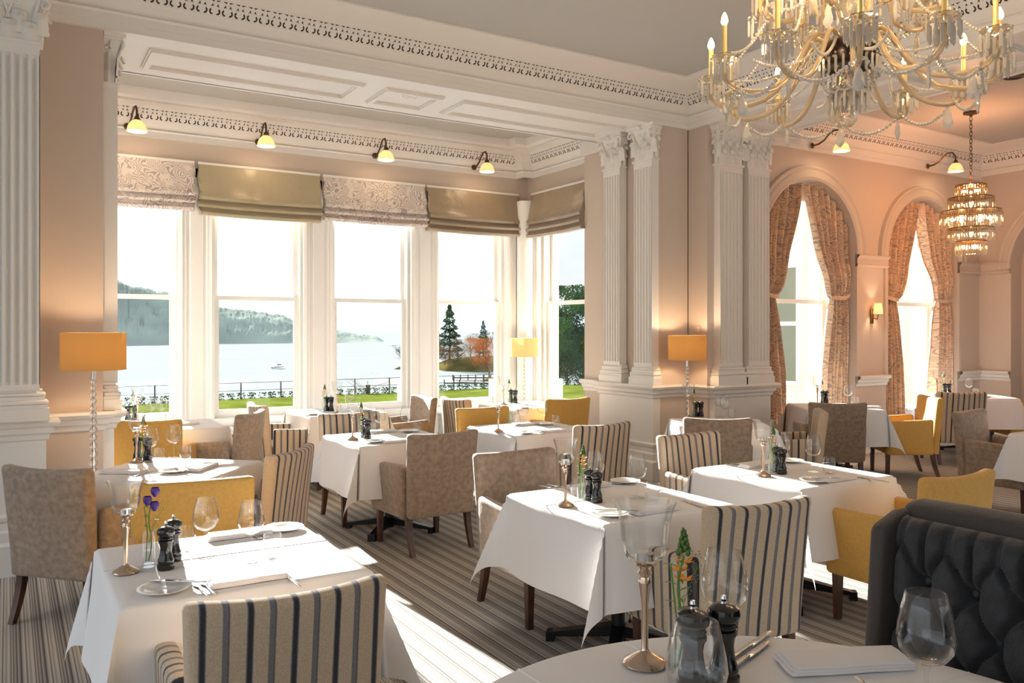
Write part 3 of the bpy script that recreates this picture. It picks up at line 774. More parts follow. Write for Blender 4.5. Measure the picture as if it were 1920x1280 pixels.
chair('stripe', 1.49, 5.08, -.74, .67, 'turned sideways at the table by the left lamp')
chair('yellow', .98, 7.38, .45, .9, 'at the left end of the bay')
chair('grey', 1.86, 7.56, -.82, .58, 'facing left in front of the second bay window')
chair('stripe', 2.14, 8.33, 1, .0, 'facing right at the table below the bay windows')
chair('stripe', 2.6, 7.0, .0, -1, 'behind the middle table, facing the viewer')
chair('grey', 3.95, 8.33, -1, .0, 'with pale lit back at the right of the middle bay table')
chair('grey', 2.70, 5.36, -.05, 1, 'in the centre, its back to the viewer')
chair('yellow', 3.87, 6.83, 0, -1, 'behind the table right of the centre, facing the viewer')
chair('stripe', 4.02, 5.18, -.06, 1, 'in front of the table right of the centre')
chair('grey', 2.65, 4.27, 0, -1, 'behind the centre front table, facing the viewer')
chair('stripe', 2.77, 2.48, .1, 1, 'in front of the centre front table')
chair('yellow', 4.19, 2.42, .04, 1, 'near the dark booth, its back to the viewer')
chair('stripe', 4.15, 4.33, 0, -1, 'behind the right square table, below the pilasters')
chair('grey', 5.10, 4.99, .6, .8, 'in front of the table below the right floor lamp')
chair('stripe', 6.36, 4.96, -.7, .72, 'seen from its side, left of the far taupe chair')
chair('grey', 7.22, 5.40, .62, .78, 'in front of the table at the first arched window')
chair('yellow', 8.76, 5.36, -.8, .6, 'facing left beside the table at the first arched window')
chair('stripe', 9.72, 5.55, .6, .8, 'in front of the table at the second arched window')
chair('yellow', 11.45, 5.45, -.8, .6, 'cut off by the right edge of the photo')
chair('grey', 7.55, 4.22, .1, -1, 'facing the viewer behind the table at the right edge')
chair('stripe', 4.16, 7.93, 1, .05, 'with its curved back to the fourth bay window')
chair('yellow', 5.18, 7.28, 0, 1, 'in the bay corner, close to the white pier')

# ------------------------------------------------------------------ tables and cloths
def mk_table():
    t = thing('square_table', '', 'table')
    MB().box(-.40, .40, -.40, .40, .715, .742).build('tabletop', 'wood', t, smooth=False)
    MB().tube([(0, 0, .03), (0, 0, .715)], .038, 16).lathe([(.15, .70), (.15, .712), (.0, .715)], 4).build('post', 'iron', t)
    for k in range(4):
        a = PI/4+k*PI/2; q = MB()
        q.add([(.0, -.035, .06), (.0, .035, .06), (.36, .025, .025), (.36, -.025, .025), (.0, -.035, .12), (.0, .035, .12), (.37, .025, .045), (.37, -.025, .045)],
              [(0, 1, 2, 3), (4, 5, 6, 7), (0, 1, 5, 4), (1, 2, 6, 5), (2, 3, 7, 6), (3, 0, 4, 7)])
        q.box(.335, .375, -.03, .03, 0, .05); q.xf(Matrix.Rotation(a, 4, 'Z')); q.build('foot', 'iron', t, smooth=False)
    return t
def cloth_mesh(seed, a=.418, drop=.385, tw=.3):
    m = MB(); n = 40
    rnd = random.Random(seed); tws = [rnd.choice((-1, 1))*tw*rnd.uniform(.5, 1.2) for _ in range(4)]; spr = [rnd.uniform(.30, .48) for _ in range(4)]
    ph = rnd.uniform(0, 6)
    ts = [-1+2*i/8 for i in range(9)]
    coords = [-a-drop*(1-i/10) for i in range(10)]+[-a-.004]+[-a+.012]+[-a*.9+1.8*a*i/16 for i in range(17)]+[a-.012, a+.004]+[a+drop*(i+1)/10 for i in range(10)]
    coords = sorted(set(round(c, 5) for c in coords)); nn = len(coords)
    Z = .752
    def f(p, q):
        ap, aq = abs(p), abs(q); sp = 1 if p > 0 else -1; sq = 1 if q > 0 else -1
        if ap <= a and aq <= a: return (p, q, Z-.006*max(0, (max(ap, aq)-(a-.012))/.012)**2)
        if ap > a and aq > a:
            dp, dq = ap-a, aq-a; r = math.hypot(dp, dq); th = math.atan2(dq, dp)
            r = r if r < drop else drop+(r-drop)*.95
            ci = (0 if sp > 0 else 1)+(0 if sq > 0 else 2)
            s2 = math.sin(2*th); Dd = r*spr[ci]*abs(s2)**.7
            dirx, diry = math.cos(PI/4+tws[ci]*s2), math.sin(PI/4+tws[ci]*s2)
            zz_ = math.sqrt(max(0, r*r-Dd*Dd))
            fl = .05*min(1, zz_/drop)
            return (sp*(a+Dd*dirx+fl*.35), sq*(a+Dd*diry+fl*.35), Z-.006-zz_)
        if ap > a:
            d = ap-a; k = 1-(aq/a)**6*.65; o = .05*(d/drop)*k+.012*math.sin(q*11+ph+sp)*(d/drop)*k
            return (sp*(a+o), q*(1+.02*d/drop), Z-.006-d*.997)
        d = aq-a; k = 1-(ap/a)**6*.65; o = .05*(d/drop)*k+.012*math.sin(p*11+ph*2+sq)*(d/drop)*k
        return (p*(1+.02*d/drop), sq*(a+o), Z-.006-d*.997)
    m.add([f(p, q) for q in coords for p in coords], [(j*nn+i, j*nn+i+1, (j+1)*nn+i+1, (j+1)*nn+i) for j in range(nn-1) for i in range(nn-1)])
    for (x0, y0, x1, y1) in ((-a, .06, a, .06), (-.12, -a, -.12, a)):      # pressed fold lines
        d = Vector((x1-x0, y1-y0)).normalized()*.004
        m.add([(x0-d.y, y0+d.x, Z), (x0, y0, Z+.0022), (x0+d.y, y0-d.x, Z), (x1-d.y, y1+d.x, Z), (x1, y1, Z+.0022), (x1+d.y, y1-d.x, Z)], [(0, 1, 4, 3), (1, 2, 5, 4)])
    return m
table = Maker(mk_table)
TB = {  # name: (centre x, y, turn, phrase)
 'T1': (.71, 3.22, 0, 'the front left table'),
 'T2': (.86, 5.47, .87, 'the table beside the left floor lamp'),
 'T3': (2.63, 6.17, 0, 'the middle table behind the central taupe armchair'),
 'T4': (3.95, 6.10, 0, 'the table right of the central taupe armchair'),
 'T5': (2.67, 3.30, 0, 'the centre front table'),
 'T6': (4.08, 3.38, 0, 'the square table beside the yellow armchair'),
 'T7': (5.62, 5.46, -.62, 'the table below the right floor lamp'),
 'T8': (7.97, 6.0, -.62, 'the table at the first arched window'),
 'T9': (10.8, 6.05, -.62, 'the table at the second arched window'),
 'T10': (7.6, 3.28, 0, 'the table at the right edge of the photo'),
 'T11': (1.27, 7.98, 0, 'the table at the left end of the bay'),
 'T12': (2.98, 8.42, 0, 'the table in the middle of the bay'),
 'T13': (5.12, 7.98, 0, 'the table in the right corner of the bay'),
}
for i, (k, (x, y, rz, ph)) in enumerate(TB.items()):
    table((x, y, 0), rz, 'square table on black cross foot, '+ph, 'square dining tables')
    o = cloth_mesh(11+i).build('tablecloth', 'cloth', loc=(x, y, 0), ang=50); o.rotation_euler = (0, 0, rz)
    tag(o, 'white tablecloth draped over '+ph, 'tablecloth', 'white square tablecloths')

# round foreground table
RX, RY, RR, RZ = 1.02, .79, .625, .941
t = thing('round_table', 'round pedestal table under a white cloth in the foreground', 'table', (RX, RY, 0))
MB().lathe([(0, RZ-.035), (RR-.01, RZ-.035), (RR-.01, RZ-.01), (0, RZ-.01)], 48).build('tabletop', 'wood', t)
MB().lathe([(0, 0), (.28, 0), (.28, .02), (.05, .05), (.05, RZ-.04)], 24).build('pedestal', 'iron', t)
m = MB(); NS = 96
prof = [(0, 0), (.2, 0), (.4, 0), (.55, 0), (.61, 0), (.622, -.002), (.629, -.010), (.632, -.03), (.635, -.1), (.64, -.2), (.645, -.3), (.65, -.36)]
vs = []
for (r, z) in prof:
    for i in range(NS):
        a_ = 2*PI*i/NS; q = max(0, -z-.02)/.34
        rr_ = r*(1+.05*q*math.sin(a_*11))
        zz_ = z+(.0012*math.sin(r*math.cos(a_)*9+2)+.0015*noise.noise(Vector((r*math.cos(a_)*3, r*math.sin(a_)*3, 2)))) if z == 0 else z
        vs.append((rr_*math.cos(a_), rr_*math.sin(a_), RZ+zz_))
m.add(vs, [(j*NS+i, j*NS+(i+1) % NS, (j+1)*NS+(i+1) % NS, (j+1)*NS+i) for j in range(len(prof)-1) for i in range(NS)])
# pressed fold lines standing slightly proud on the cloth
def ridge(x0, y0, x1, y1):
    d = Vector((x1-x0, y1-y0)).normalized()*.004; nrm = (-d.y, d.x)
    m.add([(x0+nrm[0], y0+nrm[1], RZ+.0005), (x0, y0, RZ+.003), (x0-nrm[0], y0-nrm[1], RZ+.0005), (x1+nrm[0], y1+nrm[1], RZ+.0005), (x1, y1, RZ+.003), (x1-nrm[0], y1-nrm[1], RZ+.0005)], [(0, 1, 4, 3), (1, 2, 5, 4)])
ridge(-.6, .12, .6, .12); ridge(-.15, -.6, -.15, .6); ridge(.12, -.6, .12, .6)
tag(m.build('tablecloth', 'cloth', loc=(RX, RY, 0), ang=50), 'white tablecloth on the round foreground table', 'tablecloth')

# ------------------------------------------------------------------ tableware
def mk_wine():
    t = thing('wine_glass', '', 'wine glass')
    MB().lathe([(.0, .098), (.015, .100), (.032, .108), (.044, .124), (.0485, .145), (.046, .168), (.040, .195), (.034, .222), (.0325, .2225), (.0385, .195), (.0445, .168), (.047, .145), (.042, .126), (.030, .111), (.012, .104), (0, .103)], 24).build('bowl', 'glass', t, ang=60)
    MB().lathe([(0, 0), (.038, 0), (.038, .0015), (.012, .006), (.0045, .012), (.0035, .05), (.0035, .085), (.008, .098), (0, .0985)], 20).build('stem', 'glass', t, ang=50)
    return t
def mk_tumbler():
    t = thing('tumbler', '', 'glass')
    MB().lathe([(0, .0), (.022, 0), (.030, .008), (.038, .03), (.0385, .05), (.036, .07), (.032, .095), (.0305, .0955), (.0345, .07), (.037, .05), (.0365, .03), (.029, .012), (.02, .008), (0, .008)], 24).build('tumbler_bowl', 'glass', t, ang=60)
    return t
def mk_candle():
    t = thing('candle_holder', '', 'candle holder')
    fl = lambda a, z: 1+.035*math.cos(8*a)
    MB().lathe([(.0, .205), (.022, .207), (.036, .217), (.044, .235), (.046, .255), (.048, .285), (.054, .31), (.061, .33), (.0595, .3305), (.052, .31), (.046, .285), (.044, .255), (.042, .236), (.033, .22), (0, .211)], 48, flute=fl).build('glass_bowl', 'glass', t, ang=60)
    MB().lathe([(0, 0), (.042, 0), (.045, .004), (.042, .009), (.028, .016), (.016, .024), (.009, .028), (.007, .034), (.007, .12), (.0085, .135), (.012, .16), (.013, .17), (.010, .178), (.015, .186), (.010, .193), (.012, .2), (.024, .204), (.0, .206)], 24).build('stem', 'mercury', t, ang=50)
    MB().lathe([(0, .212), (.019, .212), (.019, .226), (.0, .228)], 16).build('tealight', 'steel', t)
    return t
def mk_vase():
    t = thing('bud_vase', '', 'vase')
    MB().lathe([(0, 0), (.020, 0), (.021, .004), (.021, .13), (.019, .1305), (.019, .012), (0, .011)], 20).build('vase_glass', 'glass', t, ang=50)
    MB().lathe([(0, .0125), (.0186, .0125), (.0186, .06), (0, .06)], 16).build('water', 'water', t)
    return t
def mk_flower(col, n):
    def mk():
        t = thing('flower_stem', '', 'flower'); rnd = random.Random(n)
        st_ = [(0.006*math.sin(i*.7)+.001*i, .004*math.cos(i), .02+i*.024) for i in range(10)]
        MB().tube(st_, .0024, 6).tube([(-.01, 0, .02), (-.004, .004, .12), (-.014, .008, .22)], .0018, 6).build('stem', 'green', t)
        b = MB(); top = st_[-1]
        if col == 'orange':
            for i in range(26):
                q = i/26; a = i*2.4; r = .011*(1-q*.8)
                b.sphere((top[0]+r*math.cos(a), top[1]+r*math.sin(a), top[2]+.004+q*.05), .0055*(1-q*.5), 6, 5, sc=(1, 1, 1.4))
            b.build('bud_spike', 'dgreen', t)
            for k in range(3):
                f = MB(); c = Vector((.006*math.cos(k*2.2)+top[0], .006*math.sin(k*2.2), top[2]-.012-k*.016))
                for p in range(6):
                    a = p*PI/3+k
                    f.grid(3, 3, lambda u_, v_: c+Vector(((.022*v_)*math.cos(a)-(u_-.5)*.012*math.sin(PI*min(1, v_*.9+.1))*math.sin(a), (.022*v_)*math.sin(a)+(u_-.5)*.012*math.sin(PI*min(1, v_*.9+.1))*math.cos(a), .008*v_*v_-.003)))
                f.build('blossom', 'orange', t)
        else:
            b.sphere((top[0], top[1], top[2]), .004, 6, 5); b.build('bud', 'dgreen', t)
            for k, (dx, dz) in enumerate(((.012, .03), (-.014, .0), (.01, -.022))):
                f = MB()
                for p in range(5):
                    a = p*2*PI/5
                    f.grid(3, 4, lambda u_, v_: (top[0]+dx+(.005+.011*math.sin(PI*v_*.75))*math.cos(a+(u_-.5)*1.3), top[1]+(.005+.011*math.sin(PI*v_*.75))*math.sin(a+(u_-.5)*1.3), top[2]+dz-.012+.034*v_))
                f.build('blossom', 'purple', t)
        l = MB()
        for k in range(9):
            a = k*2.1; z = .13+.012*k; ln = .03+.01*rnd.random()
            l.grid(2, 4, lambda u_, v_: (ln*v_*math.cos(a)-(u_-.5)*.008*math.sin(PI*v_)*math.sin(a), ln*v_*math.sin(a)+(u_-.5)*.008*math.sin(PI*v_)*math.cos(a), z+.02*v_-.02*v_*v_))
        l.build('leaf', 'green', t)
        g_ = MB()
        for k in range(40):                                # airy sprig
            q = k/40; a = k*1.9; r = .008+.03*q*rnd.random()
            g_.sphere((.012+.05*q+r*math.cos(a)*.6, r*math.sin(a), .13+.10*q+.02*rnd.random()), .0016, 4, 3)
        g_.tube([(0, 0, .08), (.015, 0, .15), (.05, 0, .21)], .0008, 4)
        g_.build('sprig', 'green', t)
        return t
    return mk
def mk_mill():
    t = thing('pepper_mill', '', 'pepper mill')
    MB().lathe([(0, 0), (.029, 0), (.030, .004), (.030, .018), (.026, .022), (.028, .027), (.028, .034), (.024, .042), (.0205, .06), (.019, .075), (.0215, .09), (.026, .098), (.026, .104), (.022, .107), (.0, .107)], 24).build('mill_body', 'mill', t, ang=40)
    MB().lathe([(0, .108), (.024, .108), (.026, .112), (.022, .117), (.024, .120), (.030, .126), (.0315, .135), (.029, .145), (.018, .152), (0, .154)], 24).build('mill_head', 'mill', t, ang=40)
    MB().lathe([(0, .153), (.006, .154), (.004, .158), (.0065, .163), (.005, .169), (0, .171)], 12).build('knob', 'steel', t)
    return t
def mk_plate():
    t = thing('side_plate', '', 'plate')
    MB().lathe([(0, .004), (.045, .004), (.055, .007), (.085, .014), (.086, .0155), (.083, .016), (.054, .010), (.044, .0065), (0, .0065)], 36).build('plate_body', 'china', t, ang=50)
    return t
def knife_mb():
    m = MB()
    m.rbox((0, -.055, .003), (.006, .05, .003), .0025, (1, 3, 1)); m.rbox((0, .045, .002), (.008, .055, .0012), .001, (1, 3, 1), lambda p: (p[0]*(1-.4*max(0, p[1]/.055)), p[1], p[2]))
    return m
def mk_knife():
    t = thing('knife', '', 'cutlery'); knife_mb().build('knife_body', 'steel', t); return t
def mk_fork():
    t = thing('fork', '', 'cutlery'); m = MB()
    m.rbox((0, -.045, .003), (.005, .055, .002), .0018, (1, 4, 1), lambda p: (p[0]*(1-.45*(p[1]+.055)/.11), p[1], p[2]))
    m.rbox((0, .03, .003), (.011, .022, .0014), .001, (2, 3, 1), lambda p: (p[0]*(.35+.65*min(1, (p[1]+.022)/.025)), p[1], p[2]))
    for k in range(4): m.rbox((-.0085+k*.00567, .07, .0035), (.0015, .024, .0013), .001, (1, 2, 1))
    m.build('fork_body', 'steel', t); return t
def mk_napkin():
    t = thing('napkin', '', 'napkin'); m = MB()
    for k in range(3):
        m.rbox((.002*k, -.003*k, .004+.0062*k), (.13-.003*k, .048-.002*k, .0036), .003, (6, 4, 1), lambda p: (p[0]+.003*math.sin(p[1]*60), p[1], p[2]+.0008*math.sin(p[0]*40)))
    m.build('folded_linen', 'napkin', t); return t
MK = dict(wine=Maker(mk_wine), tumbler=Maker(mk_tumbler), candle=Maker(mk_candle), vase=Maker(mk_vase), flower=Maker(mk_flower('orange', 3)),
          purple=Maker(mk_flower('purple', 5)), mill=Maker(mk_mill), plate=Maker(mk_plate), knife=Maker(mk_knife), fork=Maker(mk_fork), napkin=Maker(mk_napkin))
NAME = dict(wine='clear stemmed wine glass', tumbler='clear water tumbler', candle='tall glass-bowled candle holder', vase='slim glass bud vase', flower='orange flower in the vase',
            purple='purple flower in the slim vase', mill='black wooden pepper mill', plate='white side plate', knife='steel knife', fork='steel table fork', napkin='white folded napkin')
GRP = dict(wine='wine glasses', tumbler='water tumblers', candle='tall candle holders', vase='bud vases', flower='orange flowers in bud vases', purple='purple flowers', mill='pepper mills', plate='side plates', knife='table knives', fork='table forks', napkin='folded napkins')
def lay(tk, items, scale=None):
    """items: kind, u, v, turn; several of a kind are told apart left to right"""
    ph = TB[tk][3] if tk in TB else 'the round foreground table'; z = .7535 if tk in TB else RZ+.002
    by = {}
    for it in items: by.setdefault(it[0], []).append(it)
    for k, its in by.items():
        its.sort(key=lambda q: q[1]); n = len(its)
        for i, it in enumerate(its):
            rz = it[3] if len(it) > 3 else 0
            if n == 1: q = ''
            elif n == 2: q = ('left ', 'right ')[i]
            elif n == 3: q = ('leftmost ', 'middle ', 'rightmost ')[i]
            else: q = ('leftmost ', 'second leftmost ', 'second rightmost ', 'rightmost ')[i]
            p = P(it[1], it[2], z) if len(it) < 5 else Vector((it[1], it[2], z))
            dz = it[5] if len(it) > 5 else 0
            if k in ('knife', 'fork') and len(it) > 4: dz = it[4]; p = P(it[1], it[2], z)
            p.z = z+dz
            if tk in TB and k in ('plate', 'napkin'):      # keep wide things on the top
                cx, cy, rt, _ = TB[tk]; l = Matrix.Rotation(-rt, 2) @ Vector((p.x-cx, p.y-cy)); lim = .325
                l = Vector((max(-lim, min(lim, l.x)), max(-lim, min(lim, l.y)))); l = Matrix.Rotation(rt, 2) @ l; p.x, p.y = cx+l.x, cy+l.y
            MK[k](p, rz, q+NAME[k]+' on '+ph, GRP[k], scale)
lay('T1', [('candle', 236, 1073), ('vase', 279, 1062), ('purple', 279, 1062), ('mill', 311, 1066), ('mill', 325, 1050), ('tumbler', 348, 1033), ('tumbler', 511, 1047), ('wine', 386, 1042), ('wine', 471, 1050),
           ('plate', 308, 1108), ('plate', 530, 992), ('napkin', 470, 1094, .0), ('napkin', 445, 1001, 0), ('fork', 374, 1103, .05), ('fork', 388, 1100, .05), ('fork', 478, 1002, PI), ('fork', 490, 1000, PI), ('knife', 332, 1100, .9, .018), ('knife', 545, 1086, 0, 0), ('knife', 500, 990, -.6, .0)])
lay('T5', [('candle', 1060, 948), ('vase', 1090, 942), ('flower', 1090, 942), ('mill', 1106, 936), ('mill', 1119, 941), ('tumbler', 1083, 929), ('tumbler', 1224, 938), ('wine', 1117, 924), ('wine', 1195, 933),
           ('plate', 1145, 966), ('plate', 1166, 903), ('napkin', 1090, 910, 0), ('napkin', 1225, 958, 0), ('fork', 1050, 913, .3), ('fork', 1036, 915, .3), ('knife', 1155, 964, .9, .018), ('knife', 1300, 945, -.2, 0), ('knife', 1133, 905, .6, 0)])
lay('T6', [('candle', 1431, 892), ('vase', 1447, 889), ('flower', 1447, 889), ('mill', 1457, 884), ('mill', 1466, 888), ('tumbler', 1439, 879), ('tumbler', 1554, 887), ('wine', 1468, 876), ('wine', 1525, 884),
           ('plate', 1528, 903), ('plate', 1482, 866), ('napkin', 1592, 904, 0), ('napkin', 1420, 874, 0), ('fork', 1385, 874, .2), ('fork', 1393, 872, .2), ('knife', 1538, 902, .9, .018), ('knife', 1635, 899, 0, 0)])
lay('T3', [('candle', 661, 824), ('vase', 675, 821), ('flower', 675, 821), ('mill', 683, 819), ('mill', 689, 822), ('tumbler', 700, 814), ('tumbler', 781, 813), ('wine', 712, 815), ('wine', 761, 811),
           ('plate', 703, 829), ('plate', 768, 809), ('napkin', 745, 828, 0), ('napkin', 712, 809, 0), ('knife', 708, 828, .9, .018)])
lay('T4', [('candle', 934, 809), ('vase', 957, 805), ('flower', 957, 805), ('tumbler', 968, 799), ('tumbler', 1042, 798), ('wine', 981, 799), ('wine', 1017, 795),
           ('plate', 990, 813), ('plate', 1022, 796), ('napkin', 1045, 811, 0), ('napkin', 985, 796, 0), ('fork', 1016, 812, .05), ('knife', 996, 812, .9, .018)])
lay('T2', [('candle', 256, 866), ('vase', 266, 862), ('flower', 266, 862), ('mill', 258, 861), ('mill', 277, 862), ('tumbler', 298, 868), ('tumbler', 348, 862), ('wine', 283, 866), ('wine', 326, 858),
           ('plate', 326, 885), ('napkin', 378, 878, .9), ('napkin', 232, 886, -.6), ('knife', 340, 884, .2, .018), ('fork', 268, 888, -.6)])
lay('T12', [('vase', 607, 772), ('flower', 607, 772), ('mill', 612, 770), ('mill', 621, 770), ('candle', 632, 774), ('wine', 655, 768), ('tumbler', 645, 771), ('plate', 585, 777), ('plate', 690, 770), ('napkin', 665, 777, 0)])
lay('T13', [('vase', 953, 757), ('flower', 953, 757), ('mill', 966, 755), ('mill', 958, 754), ('wine', 975, 755), ('candle', 944, 758), ('plate', 985, 765), ('tumbler', 990, 758)])
lay('T7', [('candle', 1291, 783), ('vase', 1299, 782), ('flower', 1299, 782), ('mill', 1304, 781), ('mill', 1314, 781), ('wine', 1350, 781), ('wine', 1360, 786), ('tumbler', 1372, 784), ('plate', 1290, 795), ('napkin', 1398, 790, -.6)])
lay('T8', [('candle', 1533, 759), ('vase', 1540, 758), ('flower', 1540, 758), ('mill', 1543, 757), ('mill', 1549, 757), ('wine', 1590, 758), ('tumbler', 1603, 759), ('napkin', 1627, 764, -.6), ('fork', 1612, 766, -.6)])
lay('T9', [('candle', 1757, 741), ('vase', 1768, 740), ('flower', 1768, 740), ('mill', 1772, 740), ('mill', 1780, 740), ('wine', 1817, 740), ('tumbler', 1829, 741), ('plate', 1850, 744), ('napkin', 1832, 746, -.6)])
lay('T11', [('candle', 258, 792), ('vase', 247, 790), ('flower', 247, 790), ('mill', 240, 790), ('mill', 252, 789), ('wine', 283, 789), ('wine', 303, 789), ('tumbler', 318, 790), ('plate', 325, 797), ('napkin', 345, 796, 0)])
def pr(u, v): q = P(u, v, RZ); return q.x, q.y
def dd(u, d): q = D(u, d); return q.x, q.y
def rnd_(k, u, d, rz=0, dz=0): x, y = dd(u, d); return (k, x, y, rz, 1, dz)
lay('TR', [rnd_('candle', 1209, 1.66), rnd_('vase', 1273, 1.60), rnd_('flower', 1273, 1.60), rnd_('mill', 1357, 1.57), rnd_('mill', 1299, 1.54), rnd_('wine', 1358, 1.70), rnd_('wine', 1737, 1.42), rnd_('wine', 1306, 1.28),
           rnd_('tumbler', 1316, 1.66), rnd_('tumbler', 1755, 1.22), rnd_('napkin', 1580, 1.66, -.42), rnd_('plate', 1700, 1.42)])
for u, d, lb in ((1410, 1.76, 'farther'), (1405, 1.70, 'nearer')):
    x, y = dd(u, d); MK['knife']((x, y, RZ+.003), -1.25, 'steel knife on the round foreground table, %s of two' % lb, 'table knives')
x, y = dd(1667, 1.42); MK['fork']((x+.02, y+.03, RZ+.018), 2.6, 'steel table fork on the round table, beside the folded napkin', 'table forks')

# ------------------------------------------------------------------ buttoned booth
t = thing('booth_sofa', 'dark charcoal buttoned velvet booth in the right foreground', 'sofa', (0, 0, 0))
BXf = 1.735; ya, yb = 1.175, -.9; zt_, zl_ = 1.18, .52
btn = []
R_ = .108; RD = .088
for r_ in range(7):
    for k in range(-1, 20):
        btn.append((ya-.075-(k+(.5 if r_ % 2 else 0))*R_, zt_-.135-r_*RD))
def tuft(yy, zz_):
    s = 0
    d1 = min(math.hypot((yy-b[0]), (zz_-b[1])) for b in btn)
    s = -.032*math.exp(-(d1/.024)**2)
    # diamond pleats between buttons
    best = 9
    for b in btn:
        dy, dz = yy-b[0], zz_-b[1]
        if abs(dy) < R_*.55 and abs(dz) < RD*1.03:
            for sg in (-1, 1):
                L_ = math.hypot(R_/2, RD); best = min(best, abs(dy*RD-sg*dz*R_/2)/L_)
    s -= .015*math.exp(-(best/.0065)**2)+.008*math.exp(-best/.012)
    if zz_ > zt_-.135:                                   # vertical pleats at the top
        for k in range(-1, 20):
            s -= .016*math.exp(-((yy-(ya-.075-k*R_))/.006)**2)+.007*math.exp(-abs(yy-(ya-.075-k*R_))/.012)
    return s+.03*(1-min(1, (abs(yy-ya))/.03))*0
m = MB(); nu, nv = 340, 130
def fr(u_, v_):
    yy = ya-(ya-yb)*u_*.62; 
    ang = v_
    if v_ > .82:
        q = (v_-.82)/.18*PI/2; zz_ = zt_-.05+.05*math.sin(q); xo = .045-.045*math.cos(q)
        zs = zt_-.05; tf = tuft(yy, zs)*(1-math.sin(q)*.5)
    else:
        zz_ = zl_+(zt_-.05-zl_)*v_/.82; xo = 0; tf = tuft(yy, zz_)
    e = max(0, 1-(ya-yy)/.035); rd = .03*(1-math.sqrt(max(0, 1-e*e)))
    lean = .05*(zz_-zl_)/(zt_-zl_)
    return (BXf+lean+xo-tf-.02+rd, yy, zz_+tf*.25)
m.grid(nu, nv, fr); m.build('buttoned_back', 'booth', t, ang=80)
m = MB()
m.rbox((BXf+.12, (ya+yb)/2+.02, .60), (.05, (ya-yb)/2+.03, .60), .045, (2, 14, 6), lambda p: (p[0]+.05*(p[2]/.6), p[1], p[2]+.015*math.sin(p[1]*2.5)*(p[2] > .4)))
m.rbox((BXf+.05, ya+.028, .58), (.085, .022, .605), .02, (2, 2, 6), lambda p: (p[0]+.05*(p[2]/.6)-.05*max(0, -p[2]-.1), p[1], p[2]-.03*max(0, -p[0]/.085)*(p[2] > .3)))
m.build('outer_frame', 'booth_edge', t, ang=60)
MB().rbox((BXf-.16, .3, .45), (.18, .9, .07), .05, (3, 8, 2)).build('seat_cushion', 'booth', t)
MB().box(BXf-.30, BXf+.1, -.6, 1.15, .06, .38).build('seat_base', 'booth', t, smooth=False)
for k, (yy, zz_) in enumerate(btn):
    if yb+.8 < yy < ya-.03 and zz_ > .62: MB().sphere((BXf+.05*(zz_-zl_)/(zt_-zl_)+.022, yy, zz_), .009, 8, 6, sc=(.6, 1, 1)).build('button', 'booth', t)

# ------------------------------------------------------------------ floor lamps
def pt(name, loc, e, col=(1, .74, .48), r=.03, parent=None):
    d = bpy.data.lights.new(name, 'POINT'); d.energy = e; d.color = col; d.shadow_soft_size = r
    o = bpy.data.objects.new(name, d); C.objects.link(o); o.location = loc
    if parent: o.parent = parent
    return o
def floor_lamp(label, x, y, shade='lampshade', r=.20, z0=1.33, z1=1.59, e=9):
    t = thing('floor_lamp', label, 'floor lamp', (x, y, 0), 0, 'crystal floor lamps')
    MB().lathe([(0, 0), (.13, 0), (.13, .012), (.05, .02), (.03, .035), (0, .035)], 32).build('lamp_base', 'ball', t)
    MB().tube([(0, 0, .03), (0, 0, z1-.05)], .006, 8).lathe([(0, z0-.07), (.014, z0-.07), (.014, z0+.02), (0, z0+.02)], 12).build('pole', 'steel', t)
    z = .04; k = 0
    while z < z0-.10:
        R = .040-.020*(z/(z0-.1))
        MB().sphere((0, 0, z+R), R, 16, 10).lathe([(0, z+2*R-.002), (R*.45, z+2*R-.002), (R*.45, z+2*R+.004), (0, z+2*R+.004)], 12).build('crystal_ball', 'ball', t)
        z += 2*R+.002
    s = MB(); s.lathe([(r, z0), (r, z1)], 48); s.lathe([(r-.003, z0), (r-.003, z1)], 48)
    s.lathe([(r, z0), (r-.003, z0)], 48); s.lathe([(r, z1), (r-.003, z1)], 48)
    s.build('lamp_shade', shade, t)
    MB().sphere((0, 0, (z0+z1)/2-.02), .03, 10, 8).build('light_bulb', 'spark', t)
    pt('lamp_light', (0, 0, (z0+z1)/2+.035), e, r=.04, parent=t)
    return t
floor_lamp('floor lamp with mustard drum shade and crystal ball stem at the left wall', .50, 6.30, z0=1.345, z1=1.60, r=.205, e=8)
floor_lamp('floor lamp with pale yellow shade in the bay corner between windows', 5.72, 9.0, 'lampshade_pale', .18, 1.27, 1.51, 9)
floor_lamp('floor lamp with mustard drum shade in the corner beside the white pier', 6.12, 6.42, z0=1.30, z1=1.56, r=.20, e=9)

